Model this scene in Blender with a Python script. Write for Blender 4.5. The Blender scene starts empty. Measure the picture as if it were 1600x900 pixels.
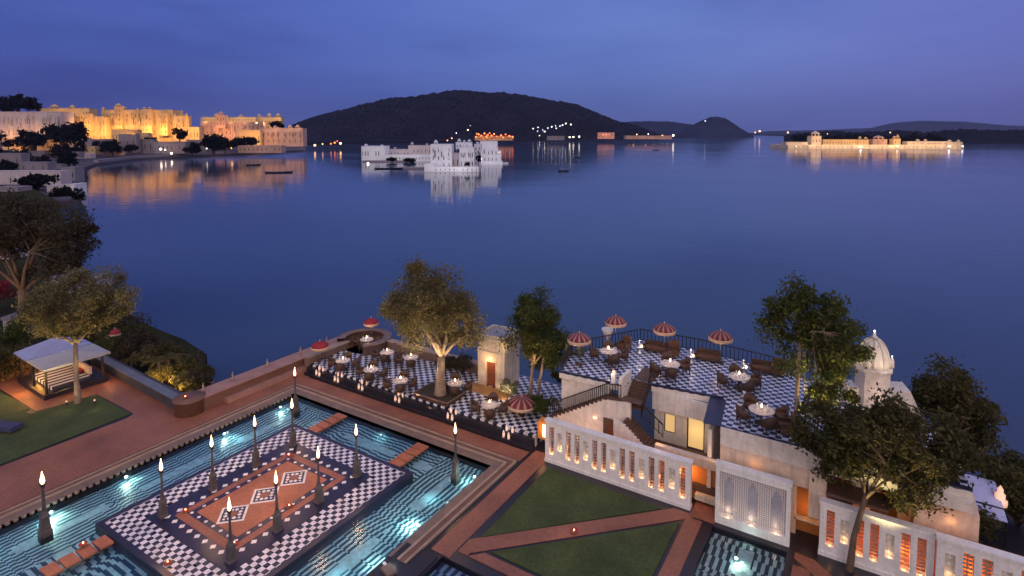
import bpy, math, random
import numpy as np
from mathutils import Vector, Matrix
R = math.radians
random.seed(7)
rng = np.random.RandomState(7)
scene = bpy.context.scene
col = scene.collection

# ------------------------------------------------------------------ camera
# world axes follow the garden grid: +X along the far pool edge, +Y away along the pool
CAM_H, FPX, Y0, PITCH, YAW = 20.0, 903.0, 270.0, R(4.0), R(32)
cam_d = bpy.data.cameras.new('camera'); cam = bpy.data.objects.new('camera', cam_d); col.objects.link(cam)
cam.location = (0, 0, CAM_H); cam.rotation_euler = (R(90) - PITCH, 0, YAW)
cam_d.sensor_width = 36; cam_d.lens = FPX / 1600 * 36
cam_d.shift_y = -(450 - Y0) / 1600
cam_d.clip_start = 0.5; cam_d.clip_end = 30000
scene.camera = cam
FWD = Vector((-math.sin(YAW), math.cos(YAW))); RGT = Vector((math.cos(YAW), math.sin(YAW)))

def ray(x, y):
    dx = (x - 800) / FPX; dy = (Y0 - y) / FPX
    f = math.cos(PITCH) + dy * math.sin(PITCH); z = -math.sin(PITCH) + dy * math.cos(PITCH)
    h = RGT * dx + FWD * f
    return Vector((h.x, h.y, z))
def at(x, y, z=0.0):
    r = ray(x, y); t = (z - CAM_H) / r.z
    return Vector((r.x * t, r.y * t, z))
def at_depth(x, y, d):
    r = ray(x, y); t = d / (r.xy.dot(FWD))
    return Vector((r.x * t, r.y * t, CAM_H + r.z * t))

# ------------------------------------------------------------------ world, sun, exposure
w = bpy.data.worlds.new('World'); scene.world = w; w.use_nodes = True
nt = w.node_tree; nt.nodes.clear()
def N(nt, t, **k):
    n = nt.nodes.new(t)
    for a, b in k.items(): setattr(n, a, b)
    return n
out = N(nt, 'ShaderNodeOutputWorld'); bg = N(nt, 'ShaderNodeBackground'); bg.inputs[1].default_value = 1.0
sky = N(nt, 'ShaderNodeTexSky', sky_type='NISHITA'); sky.sun_disc = False
sky.sun_elevation = R(-2); sky.sun_rotation = R(180 - 32); sky.ozone_density = 6; sky.air_density = 1.5
skym = N(nt, 'ShaderNodeMix', data_type='RGBA', blend_type='MULTIPLY'); skym.inputs[0].default_value = 1
skym.inputs[7].default_value = (.10, .10, .10, 1)
nt.links.new(sky.outputs[0], skym.inputs[6])
tc = N(nt, 'ShaderNodeTexCoord')
sep = N(nt, 'ShaderNodeSeparateXYZ'); nt.links.new(tc.outputs['Generated'], sep.inputs[0])
def M(nt, op, a, b=None, c=None):
    n = N(nt, 'ShaderNodeMath', operation=op)
    for i, v in enumerate((a, b, c)):
        if v is None: continue
        if isinstance(v, (int, float)): n.inputs[i].default_value = v
        else: nt.links.new(v, n.inputs[i])
    return n.outputs[0]
def ramp(nt, fac, stops, interp='LINEAR'):
    n = N(nt, 'ShaderNodeValToRGB'); cr = n.color_ramp; cr.interpolation = interp
    while len(cr.elements) < len(stops): cr.elements.new(0.5)
    for e, (p, c) in zip(cr.elements, stops):
        e.position = p; e.color = (c[0], c[1], c[2], 1)
    nt.links.new(fac, n.inputs[0]); return n.outputs[0]
def mixc(nt, fac, a, b, mode='MIX'):
    n = N(nt, 'ShaderNodeMix', data_type='RGBA', blend_type=mode)
    if isinstance(fac, (int, float)): n.inputs[0].default_value = fac
    else: nt.links.new(fac, n.inputs[0])
    for i, v in ((6, a), (7, b)):
        if isinstance(v, tuple): n.inputs[i].default_value = (v[0], v[1], v[2], 1)
        else: nt.links.new(v, n.inputs[i])
    return n.outputs[2]
# the dusk vault: deep blue low over the lake, paler lilac overhead, rosy afterglow behind the viewer
X, Y, Z = sep.outputs
fw = M(nt, 'ADD', M(nt, 'MULTIPLY', X, FWD.x), M(nt, 'MULTIPLY', Y, FWD.y))       # 1 ahead, -1 behind
rt = M(nt, 'ADD', M(nt, 'MULTIPLY', X, RGT.x), M(nt, 'MULTIPLY', Y, RGT.y))
front = ramp(nt, Z, [(0.0, (.078, .108, .335)), (.05, (.090, .130, .39)), (.12, (.108, .172, .50)), (.26, (.118, .190, .55)), (.5, (.20, .25, .55)), (.9, (.56, .56, .72))])
leftdark = ramp(nt, M(nt, 'MULTIPLY_ADD', rt, .5, .5), [(.16, (.56, .56, .76)), (.36, (.80, .82, .94)), (.50, (1.0, 1.02, 1.02)), (.64, (1.14, 1.12, 1.06)), (.80, (1.22, 1.0, 1.02)), (.95, (1.2, .88, .92))])
front = mixc(nt, 1.0, front, leftdark, 'MULTIPLY')
back = ramp(nt, Z, [(0.0, (1.12, .84, .72)), (.3, (1.0, .82, .78)), (.9, (.70, .66, .78))])
bk = ramp(nt, M(nt, 'MULTIPLY_ADD', fw, .5, .5), [(.18, (1, 1, 1)), (.62, (0, 0, 0))], 'EASE')
vault = mixc(nt, bk, front, back)
mp = N(nt, 'ShaderNodeMapping'); mp.inputs['Scale'].default_value = (.8, .8, 4.2); mp.inputs['Rotation'].default_value = (0.12, 0.20, 0.2)
nt.links.new(tc.outputs['Generated'], mp.inputs[0])
nz = N(nt, 'ShaderNodeTexNoise'); nz.inputs['Scale'].default_value = 2.2; nz.inputs['Detail'].default_value = 5; nz.inputs['Roughness'].default_value = .5
nt.links.new(mp.outputs[0], nz.inputs[0])
cl = ramp(nt, nz.outputs[0], [(.36, (.74, .72, .80)), (.50, (.98, .98, .98)), (.68, (1.14, 1.10, 1.05))])
vault = mixc(nt, 1.0, vault, cl, 'MULTIPLY')
tot = mixc(nt, 1.0, vault, skym.outputs[2], 'ADD')
nt.links.new(tot, bg.inputs[0]); nt.links.new(bg.outputs[0], out.inputs[0])

sd = bpy.data.lights.new('sun', 'SUN'); sd.energy = 0.35; sd.angle = R(25); sd.color = (1, .72, .66)
sun = bpy.data.objects.new('sun', sd); col.objects.link(sun)
sun.rotation_euler = (R(62), 0, YAW + R(8)); sun.location = (0, -40, 60)
scene.view_settings.view_transform = 'Standard'; scene.view_settings.look = 'None'
scene.view_settings.exposure = 0.0; scene.view_settings.gamma = 1
scene.cycles.use_light_tree = True
scene.cycles.max_bounces = 6; scene.cycles.transparent_max_bounces = 12
scene.cycles.sample_clamp_indirect = 4
scene.cycles.caustics_reflective = False; scene.cycles.caustics_refractive = False
scene.cycles.use_denoising = True

# ------------------------------------------------------------------ materials
MATS = {}
def _mat(name):
    m = bpy.data.materials.new(name); m.use_nodes = True
    nt = m.node_tree; b = nt.nodes['Principled BSDF']; MATS[name] = m
    return m, nt, b
def pos(nt): return N(nt, 'ShaderNodeNewGeometry').outputs['Position']
def noise(nt, vec, scale, detail=4, rough=.55):
    n = N(nt, 'ShaderNodeTexNoise'); n.inputs['Scale'].default_value = scale
    n.inputs['Detail'].default_value = detail; n.inputs['Roughness'].default_value = rough
    nt.links.new(vec, n.inputs[0]); return n.outputs[0]
def bump(nt, h, b, s=.3, d=.02):
    n = N(nt, 'ShaderNodeBump'); n.inputs['Strength'].default_value = s; n.inputs['Distance'].default_value = d
    nt.links.new(h, n.inputs['Height']); nt.links.new(n.outputs[0], b.inputs['Normal'])
def plain(name, c, rough=.7, var=.25, scale=1.5, metal=0, bmp=0, bscale=20, fine=.12, streak=0):
    m, nt, b = _mat(name)
    p = pos(nt); n1 = noise(nt, p, scale); n2 = noise(nt, p, scale * 9, 3)
    dk = tuple(v * (1 - var) for v in c); lt = tuple(min(1, v * (1 + var * .7)) for v in c)
    cc = ramp(nt, n1, [(.3, dk), (.7, lt)])
    f = ramp(nt, n2, [(.3, (1 - fine,) * 3), (.7, (1 + fine * .6,) * 3)])
    cc = mixc(nt, 1.0, cc, f, 'MULTIPLY')
    if streak:
        mp = N(nt, 'ShaderNodeMapping'); mp.inputs['Scale'].default_value = (2.6, 2.6, .35); nt.links.new(p, mp.inputs[0])
        cc = mixc(nt, 1.0, cc, ramp(nt, noise(nt, mp.outputs[0], 1.6, 5, .65), [(.30, (1 - streak,) * 3), (.52, (1, 1, 1))]), 'MULTIPLY')
    nt.links.new(cc, b.inputs['Base Color']); b.inputs['Roughness'].default_value = rough
    b.inputs['Metallic'].default_value = metal
    if bmp: bump(nt, noise(nt, p, bscale, 4), b, bmp, .02)
    return m
def emit(name, c, s, base=None):
    m, nt, b = _mat(name)
    b.inputs['Base Color'].default_value = (*(base or c), 1)
    b.inputs['Emission Color'].default_value = (*c, 1); b.inputs['Emission Strength'].default_value = s
    return m
plain('white_plaster', (.78, .72, .66), .75, .16, .45, bmp=.15, streak=.22)
plain('peach_plaster', (.74, .58, .46), .75, .18, .45, bmp=.15, streak=.22)
plain('white_marble', (.82, .80, .80), .45, .10, 1.0, streak=.14)
plain('cream_stone', (.70, .62, .50), .8, .18, 1.2, bmp=.3, streak=.25)
plain('kiosk_roof', (.33, .33, .40), .8, .18, 1.2)
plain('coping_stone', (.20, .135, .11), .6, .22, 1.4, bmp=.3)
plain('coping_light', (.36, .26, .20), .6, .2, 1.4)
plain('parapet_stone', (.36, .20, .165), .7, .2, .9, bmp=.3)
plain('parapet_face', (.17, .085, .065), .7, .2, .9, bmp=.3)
plain('black_stone', (.020, .018, .028), .35, .3, 1.2)
plain('navy_stone', (.020, .019, .050), .35, .3, 1.2)
plain('dark_wall', (.055, .055, .075), .7, .3, .8, bmp=.3)
plain('ledge_grey', (.15, .17, .22), .6, .2, .8)
plain('steps_brown', (.12, .062, .042), .7, .25, 1.5)
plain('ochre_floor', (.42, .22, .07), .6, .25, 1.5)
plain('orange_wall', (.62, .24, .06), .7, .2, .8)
plain('torch_stone', (.085, .070, .075), .6, .3, 4, bmp=.3)
plain('torch_iron', (.05, .04, .04), .4, .3, 4, metal=.6)
plain('dark_wood', (.075, .038, .022), .5, .3, 3)
plain('brown_wicker', (.075, .040, .028), .6, .3, 14, bmp=.5, bscale=60)
plain('tan_cushion', (.13, .062, .035), .8, .2, 5)
plain('table_linen', (.58, .52, .46), .7, .06, 3)
plain('iron_rail', (.03, .022, .022), .5, .2, 4, metal=.3)
plain('silver', (.55, .58, .65), .3, .1, 5, metal=.8)
plain('glassware', (.8, .8, .85), .1, .02, 5)
plain('red_fabric', (.30, .02, .035), .8, .2, 5)
plain('umbrella_trim', (.62, .42, .30), .8, .15, 5)
plain('canvas_white', (.46, .45, .46), .8, .06, 2)
plain('canvas_lilac', (.32, .35, .56), .8, .06, 2)
plain('blue_cloth', (.04, .05, .13), .8, .1, 2)
plain('red_petals', (.55, .02, .015), .7, .3, 20)
plain('terracotta_pot', (.26, .10, .06), .7, .2, 6)
plain('bark', (.30, .22, .16), .85, .3, 3, bmp=.8, bscale=14)
plain('bark_dark', (.13, .085, .06), .85, .3, 3, bmp=.8, bscale=14)
plain('soil', (.05, .035, .022), .95, .3, 1)
plain('bank_earth', (.035, .035, .022), .95, .35, .4, bmp=.5, bscale=6)
plain('town_white', (.46, .41, .46), .8, .12, .08)
plain('town_grey', (.21, .19, .24), .8, .18, .08)
plain('town_dark', (.10, .09, .12), .9, .3, .05)
plain('palace_stone', (.56, .40, .22), .8, .22, .05)
plain('palace_pink', (.50, .32, .27), .8, .2, .05)
plain('palace_dark', (.16, .09, .04), .8, .15, .05)
plain('lake_white', (.66, .70, .80), .7, .06, .08)
plain('island_cream', (.66, .56, .44), .8, .1, .05)
plain('window_dark', (.03, .025, .04), .3, .1, .5)
plain('roof_dark', (.06, .035, .035), .8, .2, .3)
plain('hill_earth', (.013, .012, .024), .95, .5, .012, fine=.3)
plain('far_haze_blue', (.026, .032, .075), .95, .25, .003)  # distance haze put into the base colour of the far hills
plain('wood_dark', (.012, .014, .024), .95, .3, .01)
plain('boat_hull', (.035, .03, .035), .5, .2, 1)
plain('lounger_blue', (.42, .46, .78), .7, .1, 1)
plain('door_wood', (.20, .06, .03), .5, .25, 4)
emit('flame', (1, .56, .30), 6)
emit('flame_core', (1, .72, .42), 16)
emit('candle', (1, .60, .28), 10)
emit('lamp_white', (1, .84, .66), 7)
emit('lamp_warm', (1, .50, .20), 5)
emit('lamp_orange', (1, .20, .035), 3.2)
emit('lamp_cool', (.75, .85, 1), 6)
emit('lamp_pool', (.85, 1, .90), 1.5)
emit('window_lit', (1, .62, .24), .62, (.5, .4, .2))
emit('window_warm', (1, .5, .16), 1.3, (.5, .3, .2))

def leafmat(name, c, c2, tr=.35):
    m, nt, b = _mat(name)
    p = pos(nt); n1 = noise(nt, p, .9, 3); n2 = noise(nt, p, 7, 2)
    cc = ramp(nt, n1, [(.32, c), (.68, c2)])
    f = ramp(nt, n2, [(.3, (.55,) * 3), (.7, (1.35,) * 3)])
    cc = mixc(nt, 1.0, cc, f, 'MULTIPLY')
    nt.links.new(cc, b.inputs['Base Color']); b.inputs['Roughness'].default_value = .7
    t = N(nt, 'ShaderNodeBsdfTranslucent'); nt.links.new(cc, t.inputs[0])
    mx = N(nt, 'ShaderNodeMixShader'); mx.inputs[0].default_value = tr
    o = nt.nodes['Material Output']
    nt.links.new(b.outputs[0], mx.inputs[1]); nt.links.new(t.outputs[0], mx.inputs[2]); nt.links.new(mx.outputs[0], o.inputs[0])
leafmat('leaf_olive', (.13, .11, .042), (.24, .20, .085), .5)
leafmat('leaf_green', (.040, .060, .014), (.12, .135, .030), .5)
leafmat('leaf_deep', (.046, .050, .014), (.115, .100, .032), .5)
leafmat('leaf_brown', (.045, .038, .022), (.090, .072, .038), .45)
leafmat('leaf_silver', (.16, .18, .10), (.26, .26, .18))
leafmat('leaf_far', (.007, .008, .012), (.013, .014, .016), .1)
leafmat('leaf_palm', (.10, .085, .02), (.16, .13, .03))
leafmat('leaf_red', (.22, .015, .02), (.35, .03, .05))

def brickmat(name, c1, c2, mort, sx=.42, sy=.2, rot=0):
    m, nt, b = _mat(name); p = pos(nt)
    mp = N(nt, 'ShaderNodeMapping'); mp.inputs['Rotation'].default_value = (0, 0, rot); nt.links.new(p, mp.inputs[0])
    br = N(nt, 'ShaderNodeTexBrick'); br.inputs['Scale'].default_value = 1; br.inputs['Brick Width'].default_value = sx
    br.inputs['Row Height'].default_value = sy; br.inputs['Mortar Size'].default_value = .012
    br.inputs['Color1'].default_value = (*c1, 1); br.inputs['Color2'].default_value = (*c2, 1); br.inputs['Mortar'].default_value = (*mort, 1)
    nt.links.new(mp.outputs[0], br.inputs[0])
    f = ramp(nt, noise(nt, p, .35, 4), [(.3, (.72, .70, .74)), (.7, (1.25, 1.22, 1.15))])
    f2 = ramp(nt, noise(nt, p, 5, 3), [(.3, (.85,) * 3), (.7, (1.12,) * 3)])
    cc = mixc(nt, 1.0, mixc(nt, 1.0, br.outputs[0], f, 'MULTIPLY'), f2, 'MULTIPLY')
    nt.links.new(cc, b.inputs['Base Color']); b.inputs['Roughness'].default_value = .55
    bump(nt, br.outputs['Fac'], b, -.3, .01)
brickmat('red_paving', (.30, .118, .074), (.278, .106, .066), (.215, .09, .058))
brickmat('orange_paving', (.42, .15, .075), (.38, .135, .065), (.28, .11, .06))
brickmat('upper_paving', (.06, .032, .022), (.05, .028, .02), (.03, .02, .015))

def checkmat(name, cell, c1, c2, off=(0, 0), rough=.3):
    m, nt, b = _mat(name); p = pos(nt)
    mp = N(nt, 'ShaderNodeMapping'); mp.inputs['Location'].default_value = (off[0], off[1], .37)
    nt.links.new(p, mp.inputs[0])
    sp = N(nt, 'ShaderNodeSeparateXYZ'); nt.links.new(mp.outputs[0], sp.inputs[0])
    a = M(nt, 'FLOOR', M(nt, 'DIVIDE', sp.outputs[0], cell)); c = M(nt, 'FLOOR', M(nt, 'DIVIDE', sp.outputs[1], cell))
    k = M(nt, 'FLOORED_MODULO', M(nt, 'ADD', a, c), 2.0)
    cc = mixc(nt, k, c1, c2)
    f = ramp(nt, noise(nt, p, .9, 5, .7), [(.32, (.66, .64, .62)), (.5, (.98,) * 3), (.7, (1.1,) * 3)])
    nt.links.new(mixc(nt, 1.0, cc, f, 'MULTIPLY'), b.inputs['Base Color']); nt.links.new(ramp(nt, noise(nt, p, 2.5, 4), [(.3, (rough * .6,) * 3), (.7, (rough * 1.7,) * 3)]), b.inputs['Roughness'])
checkmat('checker_platform', .28, (.014, .013, .04), (.74, .72, .78))
checkmat('checker_terrace', .34, (.016, .016, .045), (.76, .76, .82), (.1, .05))
checkmat('checker_roof', .30, (.012, .014, .045), (.58, .62, .80), (.1, .05))

def lawnmat():
    m, nt, b = _mat('lawn_grass'); p = pos(nt)
    cc = ramp(nt, noise(nt, p, .45, 5), [(.3, (.030, .050, .012)), (.7, (.068, .096, .024))])
    f = ramp(nt, noise(nt, p, 14, 4), [(.3, (.55,) * 3), (.7, (1.4,) * 3)])
    nt.links.new(mixc(nt, 1.0, cc, f, 'MULTIPLY'), b.inputs['Base Color']); b.inputs['Roughness'].default_value = .9
    bump(nt, noise(nt, p, 40, 3), b, .8, .03)
lawnmat()

# striped labyrinth mosaic of the pool floors
def mazemat(name, xc, yc, L, core, s=.155, dark=(.018, .085, .16), light=(.60, .86, .92), swap=False):
    m, nt, b = _mat(name); p = pos(nt)
    sp = N(nt, 'ShaderNodeSeparateXYZ'); nt.links.new(p, sp.inputs[0])
    px_, py_ = (sp.outputs[1], sp.outputs[0]) if swap else (sp.outputs[0], sp.outputs[1])
    q = lambda v: M(nt, 'FLOOR', M(nt, 'DIVIDE', v, s))
    a = M(nt, 'ABSOLUTE', M(nt, 'SUBTRACT', px_, xc))
    yy = M(nt, 'ABSOLUTE', M(nt, 'SUBTRACT', M(nt, 'FLOORED_MODULO', M(nt, 'SUBTRACT', py_, yc), L), L / 2))
    e = M(nt, 'MAXIMUM', M(nt, 'SUBTRACT', yy, core), 0.0)
    jog = M(nt, 'MULTIPLY', M(nt, 'FLOOR', M(nt, 'DIVIDE', M(nt, 'PINGPONG', M(nt, 'ADD', py_, .3), 2.1), s * 4.4)), .5)
    d = M(nt, 'ADD', M(nt, 'ADD', M(nt, 'DIVIDE', a, s), M(nt, 'MULTIPLY', M(nt, 'FLOOR', M(nt, 'DIVIDE', e, s * 2.3)), .5)), jog)
    st = M(nt, 'FLOORED_MODULO', d, 2.0)
    st = M(nt, 'GREATER_THAN', st, 1.0)
    slab = M(nt, 'LESS_THAN', M(nt, 'ADD', M(nt, 'DIVIDE', a, s), q(e)), 2.0)
    st = M(nt, 'MAXIMUM', st, slab)
    cc = mixc(nt, st, dark, light)
    f = ramp(nt, noise(nt, p, 3, 3), [(.3, (.75,) * 3), (.7, (1.2,) * 3)])
    nt.links.new(mixc(nt, 1.0, cc, f, 'MULTIPLY'), b.inputs['Base Color']); b.inputs['Roughness'].default_value = .4

mazemat('maze_left', -35.1, 9.0, 6.0, 1.9)
mazemat('maze_right', -20.6, 9.0, 6.2, 1.5)
mazemat('maze_far', 26.2, -30.6, 6.2, 2.0, swap=True)
mazemat('maze_near', 11.2, -30.6, 6.2, 2.0, s=.2, swap=True)
mazemat('maze_small', -4.5, 25.6, 4.4, .7, s=.17, dark=(.03, .06, .08), light=(.72, .80, .76))
mazemat('maze_channel', -14.0, 18.2, 5.0, 1.2, s=.2, dark=(.02, .03, .10), light=(.30, .42, .62), swap=False)

def poolwater():
    m, nt, b = _mat('pool_water')
    nt.nodes.remove(b); o = nt.nodes['Material Output']
    p = pos(nt)
    bp = N(nt, 'ShaderNodeBump'); bp.inputs['Strength'].default_value = .08; bp.inputs['Distance'].default_value = .02
    nt.links.new(noise(nt, p, 2.2, 3), bp.inputs['Height'])
    fr = N(nt, 'ShaderNodeFresnel'); fr.inputs[0].default_value = 1.33; nt.links.new(bp.outputs[0], fr.inputs[1])
    g = N(nt, 'ShaderNodeBsdfGlossy'); g.inputs['Roughness'].default_value = .22; nt.links.new(bp.outputs[0], g.inputs['Normal'])
    t = N(nt, 'ShaderNodeBsdfTransparent'); t.inputs[0].default_value = (.82, .93, .97, 1)
    mx = N(nt, 'ShaderNodeMixShader'); nt.links.new(fr.outputs[0], mx.inputs[0]); nt.links.new(t.outputs[0], mx.inputs[1]); nt.links.new(g.outputs[0], mx.inputs[2])
    nt.links.new(mx.outputs[0], o.inputs[0])
poolwater()
def lakewater():
    m, nt, b = _mat('lake_surface'); p = pos(nt)
    b.inputs['Base Color'].default_value = (.012, .020, .095, 1); b.inputs['Roughness'].default_value = .10
    b.inputs['IOR'].default_value = 1.33
    mp = N(nt, 'ShaderNodeMapping'); mp.inputs['Rotation'].default_value = (0, 0, -YAW); mp.inputs['Scale'].default_value = (.35, 1.0, 1)
    nt.links.new(p, mp.inputs[0])
    n = M(nt, 'ADD', noise(nt, mp.outputs[0], .55, 3), M(nt, 'MULTIPLY', noise(nt, mp.outputs[0], .06, 3), 3.0))
    bump(nt, n, b, .22, .12)
    nt.links.new(ramp(nt, noise(nt, mp.outputs[0], .012, 4), [(.35, (.05,) * 3), (.65, (.12,) * 3)]), b.inputs['Roughness'])
    cc = ramp(nt, noise(nt, p, .006, 3), [(.3, (.020, .044, .100)), (.7, (.027, .056, .120))])
    nt.links.new(cc, b.inputs['Base Color'])
lakewater()
def stripemat(name, c1, c2, n_, axis):
    # stripes round an axis through the object's own origin (umbrella gores) or along a side (mattress)
    m, nt, b = _mat(name); tc = N(nt, 'ShaderNodeTexCoord'); sp = N(nt, 'ShaderNodeSeparateXYZ'); nt.links.new(tc.outputs['Object'], sp.inputs[0])
    if axis == 'round': v = M(nt, 'MULTIPLY', M(nt, 'ADD', M(nt, 'ARCTAN2', sp.outputs[1], sp.outputs[0]), math.pi), n_ / (2 * math.pi))
    else: v = M(nt, 'MULTIPLY', sp.outputs[0], n_)
    k = M(nt, 'GREATER_THAN', M(nt, 'FRACT', v), .5 if axis != 'round' else .62)
    nt.links.new(mixc(nt, k, c1, c2), b.inputs['Base Color']); b.inputs['Roughness'].default_value = .8
stripemat('umbrella_stripe', (.17, .018, .03), (.36, .20, .17), 12, 'round')
stripemat('mattress_stripe', (.72, .70, .72), (.04, .035, .06), 1.6, 'side')
def latticemat(name, c):
    # pierced stone tracery of small holes
    m, nt, b = _mat(name); p = pos(nt)
    sp = N(nt, 'ShaderNodeSeparateXYZ'); nt.links.new(p, sp.inputs[0])
    s = 30.0
    a = M(nt, 'SINE', M(nt, 'MULTIPLY', M(nt, 'ADD', sp.outputs[0], sp.outputs[2]), s)); c_ = M(nt, 'SINE', M(nt, 'MULTIPLY', M(nt, 'SUBTRACT', sp.outputs[0], sp.outputs[2]), s))
    hole = M(nt, 'GREATER_THAN', M(nt, 'MULTIPLY', a, c_), .30)
    b.inputs['Base Color'].default_value = (*c, 1); b.inputs['Roughness'].default_value = .6
    nt.links.new(M(nt, 'SUBTRACT', 1.0, hole), b.inputs['Alpha'])
latticemat('lattice_white', (.66, .60, .62)); latticemat('lattice_red', (.45, .12, .06))

for n_ in ('hill_earth', 'far_haze_blue', 'wood_dark', 'leaf_far', 'bank_earth', 'town_dark'):
    MATS[n_].node_tree.nodes['Principled BSDF'].inputs['Specular IOR Level'].default_value = .02
# ------------------------------------------------------------------ mesh helpers
class MB:
    def __init__(s): s.v = []; s.f = []; s.sm = []
    def add(s, vs, fs, smooth=False):
        o = len(s.v); s.v += [tuple(v) for v in vs]; s.f += [tuple(i + o for i in f) for f in fs]; s.sm += [smooth] * len(fs); return s
    def box(s, x0, x1, y0, y1, z0, z1):
        if x0 > x1: x0, x1 = x1, x0
        if y0 > y1: y0, y1 = y1, y0
        if z0 > z1: z0, z1 = z1, z0
        v = [(x0, y0, z0), (x1, y0, z0), (x1, y1, z0), (x0, y1, z0), (x0, y0, z1), (x1, y0, z1), (x1, y1, z1), (x0, y1, z1)]
        return s.add(v, [(0, 3, 2, 1), (4, 5, 6, 7), (0, 1, 5, 4), (1, 2, 6, 5), (2, 3, 7, 6), (3, 0, 4, 7)])
    def prism(s, pts, z0, z1):
        n = len(pts); v = [(x, y, z0) for x, y in pts] + [(x, y, z1) for x, y in pts]
        ar = sum(pts[i][0] * pts[(i + 1) % n][1] - pts[(i + 1) % n][0] * pts[i][1] for i in range(n))
        f = [tuple(range(n - 1, -1, -1)), tuple(range(n, 2 * n))] + [(i, (i + 1) % n, n + (i + 1) % n, n + i) for i in range(n)]
        if ar < 0: f = [g[::-1] for g in f]
        return s.add(v, f)
    def lathe(s, c, prof, n=16, smooth=True, a0=0, a1=2 * math.pi, rot=0):
        full = abs(a1 - a0 - 2 * math.pi) < 1e-6; m = n if full else n + 1
        v = []; f = []
        for r, z in prof:
            for i in range(m):
                a = rot + a0 + (a1 - a0) * i / n; v.append((c[0] + r * math.cos(a), c[1] + r * math.sin(a), c[2] + z))
        for j in range(len(prof) - 1):
            for i in range(n):
                k = (i + 1) % m if full else i + 1
                f.append((j * m + i, j * m + k, (j + 1) * m + k, (j + 1) * m + i))
        if full:
            if prof[0][0] > 1e-4: f.append(tuple(range(m - 1, -1, -1)))
            if prof[-1][0] > 1e-4: f.append(tuple((len(prof) - 1) * m + i for i in range(m)))
        return s.add(v, f, smooth)
    def tube(s, pts, rad, n=7):
        v = []; f = []
        pts = [Vector(p) for p in pts]
        for j, p in enumerate(pts):
            d = (pts[min(j + 1, len(pts) - 1)] - pts[max(j - 1, 0)]).normalized()
            u = d.orthogonal().normalized() if abs(d.z) > .9 else d.cross(Vector((0, 0, 1))).normalized()
            if abs(d.z) > .9: u = (Vector((1, 0, 0)) - d * d.x).normalized()
            w_ = d.cross(u); r = rad[j] if hasattr(rad, '__len__') else rad
            for i in range(n):
                a = 2 * math.pi * i / n; v.append(p + (u * math.cos(a) + w_ * math.sin(a)) * r)
        for j in range(len(pts) - 1):
            for i in range(n): f.append((j * n + i, j * n + (i + 1) % n, (j + 1) * n + (i + 1) % n, (j + 1) * n + i))
        f.append(tuple(range(n - 1, -1, -1))); f.append(tuple((len(pts) - 1) * n + i for i in range(n)))
        return s.add(v, f, True)
    def bar(s, a, b, wd, ht):
        a = Vector(a); b = Vector(b); d = (b - a).normalized(); sd_ = Vector((-d.y, d.x, 0))
        sd_ = sd_.normalized() if sd_.length > 1e-5 else Vector((1, 0, 0)); up = d.cross(sd_)
        v = []
        for p in (a, b):
            for i, j in ((-1, -1), (1, -1), (1, 1), (-1, 1)): v.append(p + sd_ * i * wd / 2 + up * j * ht / 2)
        return s.add(v, [(0, 1, 2, 3), (7, 6, 5, 4), (0, 4, 5, 1), (1, 5, 6, 2), (2, 6, 7, 3), (3, 7, 4, 0)])
    def build(s, name, mat, parent=None):
        me = bpy.data.meshes.new(name); me.from_pydata(s.v, [], s.f)
        me.polygons.foreach_set('use_smooth', s.sm); me.update()
        me.materials.append(MATS[mat]); o = bpy.data.objects.new(name, me); col.objects.link(o)
        if parent: o.parent = parent
        return o
def tag(o, label=None, cat=None, group=None, kind=None):
    if label: o['label'] = label
    if cat: o['category'] = cat
    if group: o['group'] = group
    if kind: o['kind'] = kind
    return o
def empty(name, loc=(0, 0, 0), rz=0, label=None, cat=None, group=None):
    o = bpy.data.objects.new(name, None); col.objects.link(o); o.location = loc; o.rotation_euler = (0, 0, rz); o.empty_display_size = .3
    return tag(o, label, cat, group)
CH = {}
def copy_tree(o, parent=None):
    c = o.copy(); col.objects.link(c)
    if parent is not None: c.parent = parent
    for ch in list(o.children): copy_tree(ch, c)
    return c
def struct(name, mb, mat, kind='structure'): return tag(mb.build(name, mat), kind=kind)
def point(loc, e, c=(1, .58, .25), r=.1, parent=None, name='lamp_light'):
    d = bpy.data.lights.new(name, 'POINT'); d.energy = e; d.color = c; d.shadow_soft_size = r
    o = bpy.data.objects.new(name, d); col.objects.link(o); o.location = loc
    if parent: o.parent = parent
    return o
def spot(loc, to, e, c=(1, .58, .25), ang=80, r=.1, blend=.6, parent=None):
    d = bpy.data.lights.new('lamp_light', 'SPOT'); d.energy = e; d.color = c; d.shadow_soft_size = r; d.spot_size = R(ang); d.spot_blend = blend
    o = bpy.data.objects.new('lamp_light', d); col.objects.link(o); o.location = loc
    o.rotation_euler = (Vector(to) - Vector(loc)).to_track_quat('-Z', 'Y').to_euler()
    if parent: o.parent = parent
    return o

# ------------------------------------------------------------------ lake, land, hills
LZ = -4.0
mb = MB(); S = 14000
mb.add([(-S, -S, LZ), (S, -S, LZ), (S, S, LZ), (-S, S, LZ)], [(0, 1, 2, 3)])
struct('lake_water', mb, 'lake_surface')

def land(name, pts, z0, z1, mat): return struct(name, MB().prism(pts, z0, z1), mat)
# the hotel's garden plateau
GZ = -0.75
P = lambda x, y, z=0: tuple(at(x, y, z).xy)
land('garden_ground', [(-62, -30), (60, -30), (60, 33), (30, 40), (14, 41.5), (-17.8, 41.5), (-18.6, 38.6), (-36, 38.6), (-41.2, 35.5), (-41.2, 22.6), (-62, 22.6)], -4.6, GZ, 'soil')
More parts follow.
